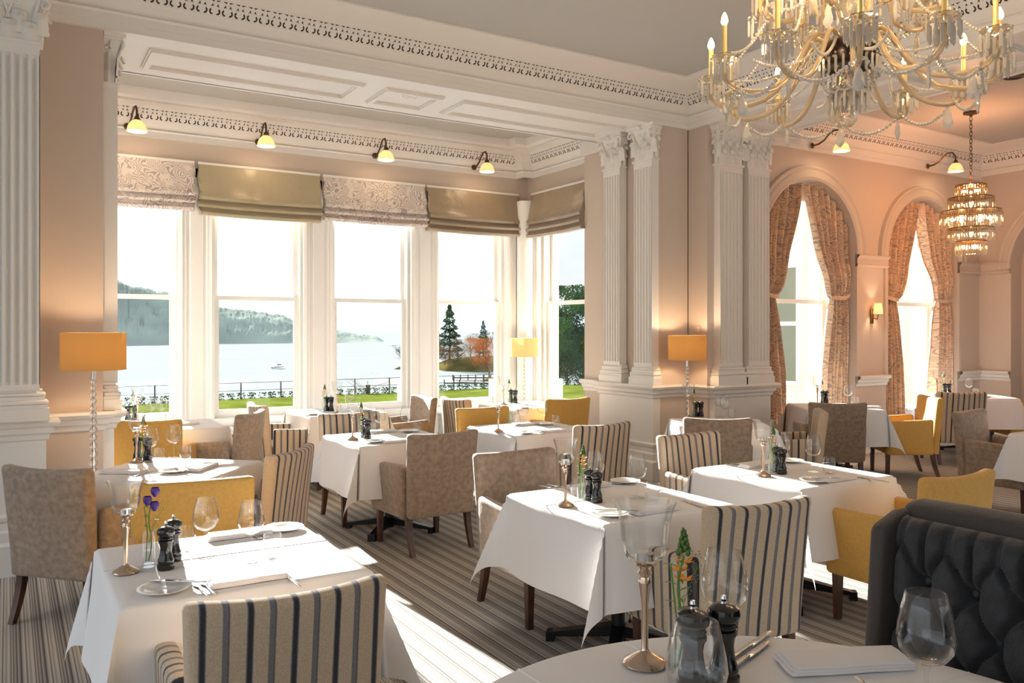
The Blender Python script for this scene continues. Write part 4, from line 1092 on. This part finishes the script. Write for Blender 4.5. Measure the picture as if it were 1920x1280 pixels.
# ------------------------------------------------------------------ swan-neck wall lamps
def mk_swan():
    t = thing('swan_neck_lamp', '', 'wall lamp')
    MB().xf(Matrix()).lathe([(0, 0), (.035, 0), (.035, .012), (.018, .025), (0, .03)], 16).xf(Matrix.Rotation(PI/2, 4, 'X')).build('wall_rose', 'bronze', t)
    p = [(0, -.02, 0), (0, -.08, .01), (0, -.15, .05), (0, -.20, .11), (0, -.25, .15), (0, -.31, .15), (0, -.345, .10), (0, -.35, .03)]
    q = []
    for i in range(len(p)-1):
        for k in range(3): q.append(Vector(p[i]).lerp(Vector(p[i+1]), k/3))
    q.append(Vector(p[-1])); MB().tube(q, .011, 8).lathe([(0, .045), (.016, .045), (.03, .015), (.036, .0), (0, 0)], 16, (0, -.35, 0)).build('curved_arm', 'bronze', t)
    s = MB(); prof_ = [(.03, .0), (.055, -.015), (.078, -.045), (.09, -.08), (.098, -.115), (.094, -.115), (.086, -.08), (.073, -.045), (.05, -.02), (.03, -.005)]
    s.lathe(prof_, 48, (0, -.35, 0), flute=lambda a, z: 1+.012*math.cos(24*a)); s.build('glass_shade', 'opal', t, ang=50)
    MB().sphere((0, -.35, -.06), .022, 10, 8).build('light_bulb', 'spark', t)
    pt('lamp_light', (0, -.35, -.10), 2.4, r=.03, parent=t)
    return t
swan = Maker(mk_swan)
for x, nm in ((1.07, 'leftmost swan-neck lamp above the bay blinds'), (2.43, 'second swan-neck lamp from the left above the bay blinds'), (3.85, 'third swan-neck lamp from the left above the bay blinds'), (5.24, 'swan-neck lamp above the blind next to the bay corner')):
    swan((x, YW-.06, 3.76), .0 if x > 1.5 else .15, nm, 'swan-neck wall lamps')
swan((8.46, YA-.06, 3.89), .35, 'swan-neck lamp above the first arched window', 'swan-neck wall lamps')
swan((10.89, YA-.06, 3.89), .35, 'swan-neck lamp above the second arched window', 'swan-neck wall lamps')

# wall sconce between the arched windows
t = thing('wall_sconce', 'small brass wall sconce with white shade between the arched windows', 'wall lamp', (9.72, YA-.0, 1.80))
MB().rbox((0, -.01, .0), (.03, .01, .10), .006, (1, 1, 2)).build('backplate', 'brass', t)
MB().tube([(0, -.01, -.03), (0, -.09, -.04), (0, -.10, .0), (0, -.10, .03)], .007, 8).lathe([(0, .0), (.022, .0), (.022, .008), (0, .01)], 12, (0, -.10, .02)).build('bracket', 'brass', t)
MB().lathe([(.06, .03), (.045, .17), (.043, .17), (.058, .03)], 28, (0, -.10, 0)).build('lamp_shade', 'opal', t)
pt('lamp_light', (0, -.10, .10), 3.5, r=.02, parent=t)

# ------------------------------------------------------------------ chandelier
ch = thing('chandelier', 'large crystal chandelier with candle bulbs hanging at the top right', 'chandelier', (3.752, 2.741, 0))
MB().lathe([(0, 4.25), (.09, 4.25), (.07, 4.2), (.012, 4.17), (.008, 4.1), (.008, 3.95), (.03, 3.93), (.05, 3.86), (.03, 3.80), (.035, 3.74), (.06, 3.68), (.05, 3.58), (.025, 3.52), (.03, 3.47), (.075, 3.42), (.085, 3.36), (.05, 3.28), (.03, 3.22), (.05, 3.18), (.03, 3.12), (0, 3.1)], 32, flute=lambda a, z: 1+.04*math.cos(12*a)).build('central_stem', 'crystal', ch, ang=60)
MB().lathe([(.03, 3.16), (.09, 3.15), (.135, 3.10), (.155, 3.04), (.15, 3.0), (.12, 2.99), (.10, 3.0), (0, 3.0)], 36, flute=lambda a, z: 1+.02*math.cos(18*a)).build('hub_bowl', mat('blackened silver', srgb(60, 50, 44), .3, metal=.9), ch, ang=50)
MB().lathe([(0, 2.99), (.02, 2.985), (.04, 2.96), (.03, 2.94), (.045, 2.91), (.05, 2.895), (.09, 2.885), (.105, 2.86), (.10, 2.855), (.04, 2.875), (0, 2.87)], 32, flute=lambda a, z: 1+.03*math.cos(12*a)).build('lower_dish', 'crystal', ch, ang=50)
MB().tube([(0, 0, 2.87), (0, 0, 2.78)], .004, 6).sphere((0, 0, 2.725), .045, 16, 12).build('bottom_ball', 'crystal', ch, ang=20)
def prism_me():
    m = MB(); r = .0085
    m.add([(0, 0, 0)]+[(r*math.cos(k*PI/2), r*math.sin(k*PI/2), -.012) for k in range(4)]+[(r*math.cos(k*PI/2), r*math.sin(k*PI/2), -.085) for k in range(4)]+[(0, 0, -.10)],
          [(0, 1+k, 1+(k+1) % 4) for k in range(4)]+[(1+k, 5+k, 5+(k+1) % 4, 1+(k+1) % 4) for k in range(4)]+[(9, 5+(k+1) % 4, 5+k) for k in range(4)])
    m.sphere((0, 0, .008), .007, 6, 4); return m
def drop_me(s=1):
    m = MB(); n = 10; out_ = []
    for k in range(n*2):
        a = PI*k/n; q = k/(n*2)
        x = math.sin(a)*(.026+.004*math.cos(6*a))*(1.1 if math.cos(a) < 0 else .75); z = -.055+.058*math.cos(a)
        out_.append((x*s, z*s))
    m.add([(x, 0, z) for x, z in out_]+[(x*.6, y, -.055*s+(z+.055*s)*.6) for y in (-.008*s, .008*s) for x, z in out_],
          [(k, (k+1) % 20, 20+(k+1) % 20, 20+k) for k in range(20)]+[(k, 40+k, 40+(k+1) % 20, (k+1) % 20) for k in range(20)]+[tuple(range(20, 40)), tuple(range(40, 60))])
    m.sphere((0, 0, .012*s), .009*s, 6, 4); return m
def bez(p0, p1, p2, p3, n):
    r = []
    for i in range(n+1):
        t_ = i/n; r.append(Vector(p0)*(1-t_)**3+Vector(p1)*3*t_*(1-t_)**2+Vector(p2)*3*t_*t_*(1-t_)+Vector(p3)*t_**3)
    return r
def tier(n, R, zp, zhub, zlow, a0, zc=.15, prisms=8, stuff=False, dropk=True, first=None):
    path = bez((.06, 0, zhub), (.22, 0, zhub+.30), (.22, 0, zlow+.10), (.42*R/.7, 0, zlow), 9)[:-1]+bez((.42*R/.7, 0, zlow), (.58*R/.7, 0, zlow-.06), (R+.04, 0, zlow-.02), (R, 0, zp), 8)
    protos = {}
    protos['arm'] = MB().tube(path, .014, 8)
    c = (R, 0, 0)
    protos['drip_pan'] = MB().lathe([(.012, zp-.01), (.03, zp+.0), (.055, zp+.022), (.07, zp+.028), (.068, zp+.034), (.05, zp+.03), (.02, zp+.012), (.014, zp+.045), (0, zp+.045)], 20, c, flute=lambda a, z: 1+.06*math.cos(10*a))
    protos['candle_tube'] = MB().lathe([(0, zp+.04), (.016, zp+.04), (.016, zp+.05), (.0125, zp+.055), (.0125, zp+.04+zc), (0, zp+.04+zc)], 12, c)
    protos['flame_bulb'] = MB().lathe([(0, zp+.04+zc), (.010, zp+.042+zc), (.018, zp+.058+zc), (.016, zp+.078+zc), (.007, zp+.10+zc), (0, zp+.108+zc)], 8, c)
    mats_ = {'arm': 'arm', 'drip_pan': 'crystal', 'candle_tube': 'candle', 'flame_bulb': 'bulb'}
    arms = []
    for nm, mb in protos.items():
        fo = mb.build(nm, mats_[nm], ch, ang=50)
        for k in range(n):
            o = fo if k == 0 else fo.copy()
            if k: C.objects.link(o)
            if nm == 'arm': arms.append(o); o.parent = ch; o.rotation_euler = (0, 0, a0+2*PI*k/n)
            else: o.parent = arms[k]
    if not stuff:
        p0 = prism_me().build('prism_drop', 'bead', ch, smooth=False); got = 0
    S_ = MB()
    for k in range(n):
        a = a0+2*PI*k/n; cx_, cy_ = R*math.cos(a), R*math.sin(a)
        for j in range(prisms):
            b = 2*PI*j/prisms; loc = (cx_+.066*math.cos(b), cy_+.066*math.sin(b), zp+.018)
            if stuff: S_.join(prism_me(), Matrix.Translation(loc))
            else:
                o = p0 if got == 0 else p0.copy()
                if got: C.objects.link(o); o.parent = ch
                got += 1; o.location = loc
    if stuff:
        o = S_.build('prism_drop', 'bead', ch, smooth=False); o['kind'] = 'stuff'
    if dropk:
        d0 = drop_me().build('pear_drop', 'bead', ch, smooth=False)
        for k in range(n):
            a = a0+2*PI*k/n; o = d0 if k == 0 else d0.copy()
            if k: C.objects.link(o); o.parent = ch
            rr_ = R*.86; o.location = (rr_*math.cos(a), rr_*math.sin(a), zlow-.045); o.rotation_euler = (0, 0, a+1.1*k)
def beads(p0, p1, sag, n=16, r=.0105):
    m = MB()
    for i in range(n+1):
        t_ = i/n; p = Vector(p0).lerp(Vector(p1), t_); p.z -= sag*4*t_*(1-t_)
        m.sphere(p, r, 6, 4)
    return m
NL = 12; A0 = .18
tier(NL, .70, 2.97, 3.05, 2.86, A0)
S2 = MB()
for k in range(NL):
    a = A0+2*PI*k/NL
    for j in range(6):
        b = 2*PI*j/6+.3; S2.join(prism_me(), Matrix.Translation((.70*math.cos(a)+.038*math.cos(b), .70*math.sin(a)+.038*math.sin(b), 2.965)))
S2.build('prism_cluster', 'bead', ch, smooth=False)['kind'] = 'stuff'
tier(8, .46, 3.33, 3.38, 3.24, .4, .14, 8, True)
for k in range(NL):
    a, b = A0+2*PI*k/NL, A0+2*PI*(k+1)/NL
    beads((.64*math.cos(a), .64*math.sin(a), 2.86), (.64*math.cos(b), .64*math.sin(b), 2.86), .09, 18).build('bead_chain', 'bead', ch, smooth=False)
    beads((.13*math.cos(a), .13*math.sin(a), 3.12), (.62*math.cos(a+.2), .62*math.sin(a+.2), 2.95), .07, 30, .0085).build('bead_chain', 'bead', ch, smooth=False)
for k in range(8):
    a, b = .4+2*PI*k/8, .4+2*PI*(k+1)/8
    beads((.46*math.cos(a), .46*math.sin(a), 3.3), (.46*math.cos(b), .46*math.sin(b), 3.3), .08, 18).build('bead_chain', 'bead', ch, smooth=False)
    beads((.10*math.cos(a), .10*math.sin(a), 3.75), (.46*math.cos(a), .46*math.sin(a), 3.37), .02, 30, .0085).build('bead_chain', 'bead', ch, smooth=False)
S_ = MB()
for (R, z, n) in ((.17, 3.62, 24), (.24, 3.58, 30), (.30, 3.30, 36), (.44, 3.30, 44), (.10, 2.86, 14), (.155, 3.03, 26), (.07, 2.87, 8), (.36, 3.44, 40), (.40, 3.52, 40), (.28, 3.46, 30), (.2, 3.42, 22)):
    for j in range(n):
        b = 2*PI*j/n; S_.join(prism_me(), Matrix.Translation((R*math.cos(b), R*math.sin(b), z)))
for (R, z) in ((.36, 3.455), (.40, 3.535), (.28, 3.475), (.2, 3.435)): S_.lathe([(R-.004, z), (R+.004, z), (R+.004, z+.006), (R-.004, z+.006), (R-.004, z)], 40)
S_.build('prism_fringe', 'bead', ch, smooth=False)['kind'] = 'stuff'
for k in range(10):
    a = k*PI/5; MB().sphere((.2*math.cos(a), .2*math.sin(a), 3.52), .016, 8, 6, sc=(1, 1, 1.5)).build('inner_bulb', 'spark', ch)
for k in range(NL):
    a, b = A0+2*PI*k/NL, A0+2*PI*(k+2)/NL
    beads((.46*math.cos(a), .46*math.sin(a), 3.22), (.70*math.cos(a+.1), .70*math.sin(a+.1), 3.0), .05, 20, .008).build('bead_chain', 'bead', ch, smooth=False)
    beads((.155*math.cos(a), .155*math.sin(a), 3.02), (.10*math.cos(b), .10*math.sin(b), 2.86), .06, 14, .008).build('bead_chain', 'bead', ch, smooth=False)
for k in range(6):
    a = k*PI/3+.3; pt('chandelier_light', (.72*math.cos(a), .72*math.sin(a), 3.32), 6, r=.03, parent=ch)
pt('chandelier_light', (0, 0, 3.62), 9, r=.05, parent=ch)

# ------------------------------------------------------------------ tiered crystal pendant in the far room
pe = thing('crystal_pendant', 'five-tier cylindrical crystal pendant hanging in the far room', 'pendant light', (9.91, 5.54, 0))
MB().lathe([(0, 4.25), (.085, 4.25), (.085, 4.225), (.02, 4.21), (.012, 4.19), (0, 4.19)], 24).build('ceiling_rose', 'bronze', pe)
m = MB(); z = 4.19; k = 0
while z > 3.50:
    pts = [(.016*math.cos(a)*(1 if k % 2 else 0), .016*math.cos(a)*(0 if k % 2 else 1), z-.025+.03*math.sin(a)) for a in [2*PI*i/10 for i in range(11)]]
    m.tube(pts, .004, 5, cap=False); z -= .045; k += 1
m.tube([(0, 0, 3.5), (0, 0, 3.38)], .012, 8); m.build('chain', 'bronze', pe)
for (R, za, zb) in ((.165, 3.37, 3.22), (.245, 3.215, 3.06), (.33, 3.055, 2.85), (.245, 2.85, 2.69), (.165, 2.69, 2.52)):
    m = MB(); m.lathe([(R-.012, za), (R+.004, za), (R+.004, za-.012), (R-.012, za-.012), (R-.012, za)], 40); m.lathe([(0, za-.002), (R-.01, za-.002)], 30); m.build('metal_ring', 'brass', pe)
    m = MB(); n = int(2*PI*R/.028)
    for j in range(n):
        b = 2*PI*j/n; m.tube([(R*math.cos(b), R*math.sin(b), za-.01), (R*math.cos(b), R*math.sin(b), zb)], .009, 6)
    m.build('crystal_rods', 'rods', pe)
for k in range(6):
    a = k*PI/3; MB().sphere((.2*math.cos(a), .2*math.sin(a), 2.96), .024, 8, 6).build('light_bulb', 'spark', pe)
for (R, z, n) in ((.08, 3.29, 3), (.13, 3.13, 4), (.13, 2.77, 4)):
    for k in range(n): a = k*2*PI/n+.5; MB().sphere((R*math.cos(a), R*math.sin(a), z), .016, 8, 6).build('light_bulb', 'spark', pe)
for k in range(3):
    a = k*2*PI/3; MB().sphere((.08*math.cos(a), .08*math.sin(a), 2.62), .022, 8, 6).build('light_bulb', 'spark', pe)
pt('pendant_light', (0, 0, 2.46), 32, (1, .42, .17), r=.08, parent=pe); pt('pendant_light', (0, 0, 3.42), 36, (1, .42, .17), r=.08, parent=pe)
tag(MB().lathe([(0, 0), (.12, 0), (.12, -.02), (.09, -.03), (.07, -.012), (0, -.012)], 32).build('ceiling_speaker', mat('dark grille', srgb(60, 54, 50), .6), loc=(8.85, 4.5, ZC)), 'round dark ceiling speaker seen behind the chandelier', 'ceiling speaker')
# second pendant rose of the far room continues out of frame; sideboard at the right edge
t = thing('sideboard', 'low pale sideboard cut off by the right edge of the photo', 'sideboard', (12.02, 5.95, 0))
MB().rbox((0, -.35, .47), (.22, .45, .015), .006, (1, 1, 1)).build('worktop', 'wood', t)
MB().box(-.20, .2, -.78, .08, .1, .455).build('body', mat('sage paint', srgb(186, 190, 178), .5), t, smooth=False)
for yy in (-.56, -.14): MB().box(-.215, -.2, yy-.19, yy+.19, .13, .43).build('door', mat('sage paint door', srgb(192, 196, 184), .5), t, smooth=False)
for sx in (-1, 1):
    for yy in (-.74, .04): MB().box(sx*.17-.02, sx*.17+.02, yy-.02, yy+.02, 0, .1).build('leg', 'wood', t, smooth=False)

# ------------------------------------------------------------------ outdoors
ZL, ZK = -1.6, -5.0
m = MB(); m.grid(30, 6, lambda u_, v_: (-30+110*u_, 26+15.2*v_, ZL+.15*noise.noise(Vector((u_*9, v_*3, 0)))-.2*v_*v_))
struct(m.build('lawn', 'lawn', fixn=False))
struct(MB().box(-30, 80, 9.9, 26.2, -1.9, ZL-.02).build('bounce_ground', mat('bounce ground grey', srgb(150, 155, 166), 1, spec=0, var=(8, .1)), smooth=False))  # unseen ground added to bounce neutral light up to the ceilings
m = MB(); m.grid(30, 3, lambda u_, v_: (-30+110*u_, 41.2+9*v_, ZL-.25-3.6*v_)); struct(m.build('shore_bank', 'earth'))
struct(MB().box(-2500, 3000, 46, 4000, ZK-.5, ZK).build('lake', 'lake', smooth=False))
def hill(name, prof, d0, d1, dep, matn, jag, nu=420, nv=26, z0=ZK, seed=0):
    us = [p[0] for p in prof]
    def f(u_, v_):
        u = us[0]+(us[-1]-us[0])*u_
        for i in range(len(prof)-1):
            if prof[i][0] <= u <= prof[i+1][0]:
                q = (u-prof[i][0])/(prof[i+1][0]-prof[i][0]); q = q*q*(3-2*q); v = prof[i][1]*(1-q)+prof[i+1][1]*q; break
        d = d0+(d1-d0)*u_; zt = ZV(v, d+dep); dd_ = d+dep*v_
        h = math.sin(min(1, v_*1.02)*PI/2)
        z = z0+(zt-z0)*h+jag*(.6*noise.noise(Vector((u*.05, v_*5, seed)))+.3*noise.noise(Vector((u*.4, v_*13, seed)))+.55*abs(noise.noise(Vector((u*.9, v_*23, seed)))))*min(1, (zt-z0)*h/6)
        return D(u, dd_, z)
    m = MB(); m.grid(nu, nv, f); return struct(m.build(name, matn, ang=60))
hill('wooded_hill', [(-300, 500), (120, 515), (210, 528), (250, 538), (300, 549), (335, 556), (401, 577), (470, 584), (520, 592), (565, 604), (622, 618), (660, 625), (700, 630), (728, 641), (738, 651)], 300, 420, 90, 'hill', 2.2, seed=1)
hill('fell', [(560, 630), (640, 618), (700, 625), (762, 632), (840, 640)], 900, 1000, 160, 'hill_mid_haze', 3, seed=4)
hill('far_fell', [(300, 600), (500, 594), (600, 588), (660, 590), (700, 596), (740, 592), (800, 597), (850, 596), (880, 585), (940, 570), (1000, 560), (1100, 590)], 2200, 2200, 700, 'hill_far_haze', 8, seed=7)
# promontory with trees
def isle(name, u0, u1, d, dep, h=.9):
    a, b = D(u0, d), D(u1, d); mid = (a+b)/2; m = MB(); ax = (b-a)/2; dv = Vector((SN, CS, 0))*dep
    def f(u_, v_):
        r = v_; an = 2*PI*u_; q = 1+.12*noise.noise(Vector((math.cos(an)*2, math.sin(an)*2, u0)))
        return mid+dv+ax*math.cos(an)*r*q+dv*math.sin(an)*r*q+Vector((0, 0, ZK-.3+(h+.3)*math.sqrt(max(0, 1-r*r))+.15*noise.noise(Vector((u_*9, v_*9, 1)))))
    m.grid(40, 10, f); return struct(m.build(name, 'earth'))
isle('promontory', 790, 1010, 128, 14, 2.0); isle('islet', 896, 990, 104, 2.5, .5); isle('islet', 734, 790, 136, 2.5, .5)

def conifer(label, base, h, r, seed=1, matn='leaf_dark', n=2600):
    t = thing('conifer_tree', label, 'tree', base); rnd = random.Random(seed)
    MB().tube([(0, 0, 0), (0, 0, h*.5), (0, 0, h*.97)], [h*.022, h*.013, h*.003], 7).build('trunk', 'bark', t)
    m = MB()
    for i in range(n):
        q = rnd.random()**.75; z = h*(.12+.88*q); R = r*(1-q)**.8*(.72+.28*math.sin(q*46+rnd.random()))+.02*h*.3
        a = rnd.random()*2*PI; rr_ = R*(.35+.65*rnd.random()**.5); s = h*.020*(1.15-.6*q)
        p = Vector((rr_*math.cos(a), rr_*math.sin(a), z-rr_*.28))
        o = Vector((math.cos(a), math.sin(a), -.35))*s*1.6; w_ = Vector((-math.sin(a), math.cos(a), rnd.uniform(-.5, .5)))*s*.55
        m.add([p-o*.4+w_, p+o, p-o*.4-w_, p+Vector((0, 0, s*.5))], [(0, 1, 3), (1, 2, 3), (0, 1, 2)])
    m.build('foliage', matn, t, smooth=False, fixn=False); return t
def broad(label, base, h, r, seed, matn, n=2600, trunk=.35, name='broadleaf_tree', bare=False, flat=1.0):
    t = thing(name, label, 'tree', base); rnd = random.Random(seed); tr = MB()
    tr.tube([(0, 0, 0), (.02*h, 0, h*trunk), (0, 0, h*.7)], [h*.028, h*.02, h*.008], 7)
    tips = []
    for k in range(14):
        a = rnd.random()*2*PI; z0_ = h*(trunk*.7+.3*rnd.random()); ln = r*(.6+.5*rnd.random())
        e = Vector((math.cos(a)*ln, math.sin(a)*ln, z0_+ln*rnd.uniform(.3, .9))); tips.append(e)
        tr.tube([(0, 0, z0_), Vector((0, 0, z0_)).lerp(e, .5)+Vector((0, 0, .03*h)), e], [h*.010, h*.006, h*.002], 5)
    tr.build('trunk', 'bark', t); m = MB()
    cl = [(Vector((rnd.gauss(0, .42)*r, rnd.gauss(0, .42)*r, h*(trunk+.12)+rnd.random()*h*(.86-trunk))), rnd.uniform(.25, .42)*r) for _ in range(16)]
    for i in range(n):
        c, cr = rnd.choice(cl); d = Vector((rnd.gauss(0, 1), rnd.gauss(0, 1), rnd.gauss(0, .75*flat))).normalized()*cr*rnd.random()**.4
        p = c+d; p.z = min(p.z, h); s = h*(.016 if not bare else .022)
        if bare:
            dr = Vector((rnd.gauss(0, .5), rnd.gauss(0, .5), 1)).normalized()*s*2; w_ = Vector((rnd.random()-.5, rnd.random()-.5, 0))*s*.5
            m.add([p-dr, p-dr*.2+w_, p+dr], [(0, 1, 2)])
        else:
            a_, b_ = [Vector((rnd.gauss(0, 1), rnd.gauss(0, 1), rnd.gauss(0, 1))).normalized()*s for _ in range(2)]
            m.add([p+a_, p+b_, p-a_*.6-b_*.6, p+a_.cross(b_)/s*.5], [(0, 1, 2), (0, 1, 3)])
    m.build('twigs' if bare else 'foliage', matn, t, smooth=False, fixn=False); return t
def tb(u, d, z=ZK+1.2): p = D(u, d); return (p.x, p.y, z)
conifer('tall dark spruce on the promontory, seen in the fourth bay window', tb(843, 140), ZV(570, 140)-(ZK+1.2), 2.9, 1, n=3400)
conifer('slim dark conifer at the left end of the promontory', tb(820, 142), ZV(610, 142)-(ZK+1.2), 1.5, 2, n=1400)
conifer('slender conifer rising above the rust brown trees', tb(906, 146), ZV(600, 146)-(ZK+1.2), 1.7, 3, n=1700)
broad('dark evergreen at the right end of the promontory', tb(934, 140), ZV(611, 140)-(ZK+1.2), 2.0, 4, 'leaf_dark')
broad('bare brown tree in front of the tall spruce', tb(858, 134, ZK+.9), ZV(637, 134)-(ZK+.9), 3.0, 5, 'twig_brown', 4200, .2, 'bare_tree', True)
broad('bare brown tree at the foot of the left conifer', tb(834, 135, ZK+.9), ZV(652, 135)-(ZK+.9), 2.2, 15, 'twig_brown', 3000, .2, 'bare_tree', True)
broad('bare pale tree behind, between spruce and rust tree', tb(882, 150), ZV(626, 150)-(ZK+1.2), 3.0, 6, 'twig_brown', 3600, .2, 'bare_tree', True)
broad('bare rust brown tree on the islet', tb(917, 106.5, ZK+.3), ZV(636, 106)-(ZK+.3), 2.6, 7, 'twig_rust', 5200, .32, 'bare_tree', True)
broad('bare rust brown tree behind the slender conifer', tb(898, 138), ZV(634, 138)-(ZK+1.2), 2.4, 8, 'twig_rust', 4200, .25, 'bare_tree', True)
broad('small wind-bent pine on the islet seen in the third bay window', tb(752, 138.5, ZK+.3), ZV(648, 138)-(ZK+.3), 1.7, 9, 'leaf_dark', 1400, .45)
broad('bare spreading shrub behind the railing at the third bay window', (P(708, 745, -2.2).x, P(708, 745, -2.2).y+1.5, -2.4), 1.5, 1.5, 10, 'twig_brown', 260, .1, 'bare_shrub', True)
for i, (u, d, vt, r, lb, mt_) in enumerate(((1046, 62, 548, 2.3, 'broad pine filling the left of the side window', 'leaf_dark'), (1070, 66, 537, 2.6, 'tallest blue-green pine in the side window', 'leaf_mid'), (1092, 60, 566, 2.6, 'dark evergreen at the right of the side window', 'leaf_mid'), (1062, 54, 628, 2.6, 'lower rounded evergreen in front of the pines', 'leaf_dark'), (1040, 55, 640, 1.9, 'low evergreen at the lower left of the side window', 'leaf_mid'), (1092, 52, 640, 3.0, 'low evergreen at the lower right of the side window', 'leaf_dark'))):
    broad(lb, tuple(D(u, d, -2.0)), ZV(vt, d)+2.0, r, 20+i, mt_, 9000, .06)
# railing
fe = thing('estate_railing', 'thin iron railing with two rails along the lakeside lawn', 'fence', (0, 43.2, -2.3))
p0 = MB().box(-.03, .03, -.02, .02, 0, 1.22).build('post', 'fence', fe, smooth=False)
for k in range(26):
    o = p0 if k == 0 else p0.copy()
    if k: C.objects.link(o); o.parent = fe
    o.location = (2+2.05*k, 0, 0)
for z in (.78, 1.18): MB().box(0, 56, -.012, .012, z, z+.03).build('rail', 'fence', fe, smooth=False)
def mk_tuft():
    t = thing('hedge_plant', '', 'plant'); rnd = random.Random(4); m = MB()
    for i in range(90):
        a = rnd.random()*6.3; r = .2*rnd.random()**.5; z = .05+.38*rnd.random(); s = .05
        p = Vector((r*math.cos(a), r*math.sin(a), z)); q = Vector((rnd.gauss(0, 1), rnd.gauss(0, 1), rnd.gauss(0, 1))).normalized()*s; q2 = q.orthogonal().normalized()*s*.6
        m.add([p-q, p+q2, p+q, p-q2], [(0, 1, 2, 3)])
    m.build('leaves', 'leaf_dark', t, smooth=False, fixn=False); return t
tuft_ = Maker(mk_tuft)
for k in range(62): tuft_((3.2+.5*k, 41.0+.1*math.sin(k*2), -1.9), k*1.3, 'small dark evergreen plant in the row along the lawn edge', 'young hedge plants at the lawn edge')
tag(MB().tube([(0, 0, 0), (0, 0, .6)], .12, 10).build('bollard', 'bark', loc=(P(690, 740, -1.85).x, P(690, 740, -1.85).y, -1.9)), 'short dark wooden bollard at the lawn edge before the lake', 'bollard')
# jetty
for (u, d, ln, lb) in ((905, 97, 9, 'nearer dark wooden jetty reaching into the lake'), (885, 108, 5, 'farther dark wooden jetty with posts')):
    j = thing('jetty', lb, 'jetty', tuple(D(u, d, ZK)), -A); MB().box(-ln/2, ln/2, -.4, .4, .25, .42).build('deck', 'bark', j, smooth=False)
    for k in range(6): MB().box(-ln/2+k*ln/5-.06, -ln/2+k*ln/5+.06, -.4, -.28, -.3, .75).build('post', 'bark', j, smooth=False)
# boat
b = thing('motor_boat', 'small white cabin boat on the lake in the second bay window', 'boat', tuple(D(521, 140, ZK)), .35)
m = MB(); m.grid(12, 4, lambda u_, v_: ((u_-.5)*2.6, (v_-.5)*1.0*math.sqrt(max(0, 1-(max(0, u_-.5)*1.95)**2)), .38-.36*math.sqrt(max(0, 1-((v_-.5)*2)**2))+.12*u_)); m.box(-1.2, .6, -.42, .42, .3, .36); m.build('hull', 'white', b)
m = MB(); m.rbox((-.1, 0, .62), (.5, .32, .25), .05, (1, 1, 1)); m.build('cabin', 'white', b); MB().box(-.35, .42, -.33, .33, .6, .76).build('cabin_window', 'painted_dark', b, smooth=False)
MB().tube([(-.2, 0, .85), (-.2, 0, 1.3)], .02, 6).build('mast', 'iron', b)
# hotel wing outside the arched windows, and pedestals on the outer window piers
wg = thing('hotel_wing', 'cream rendered wing of the building outside the arched windows', 'building', (12.95, 7.3, 0))
MB().box(0, 4, 0, 10, -2, 8).build('wall', 'stone', wg, smooth=False)
for yy in (1.0, 2.6, 4.6, 6.6): MB().box(-.12, 0, yy, yy+.35, -2, 8).box(-.16, 0, yy-.05, yy+.4, -2, .7).build('pier', 'stone', wg, smooth=False)
for yy in (1.55, 3.2, 5.2):
    wn = MB().box(-.04, .01, yy, yy+1.0, .55, 2.9).build('window', 'white', wg, smooth=False)
    MB().box(-.055, -.04, yy+.08, yy+.92, .63, 1.7).box(-.055, -.04, yy+.08, yy+.92, 1.78, 2.82).build('pane', mat('reflecting pane', srgb(120, 122, 104), .1), wn, smooth=False)
m = MB()
for x in (1.775, 3.155, 4.545, 5.95): m.box(x-.12, x+.18, 9.85, 10.12, -1.7, .92); m.box(x-.08, x+.14, 9.85, 10.05, .92, 4)
m.box(6.47, 6.75, 9.60, 9.85, -1.7, .92); m.box(6.47, 6.58, 9.64, 9.83, .92, 4)
struct(m.build('trim_outer_piers', 'stone', smooth=False))
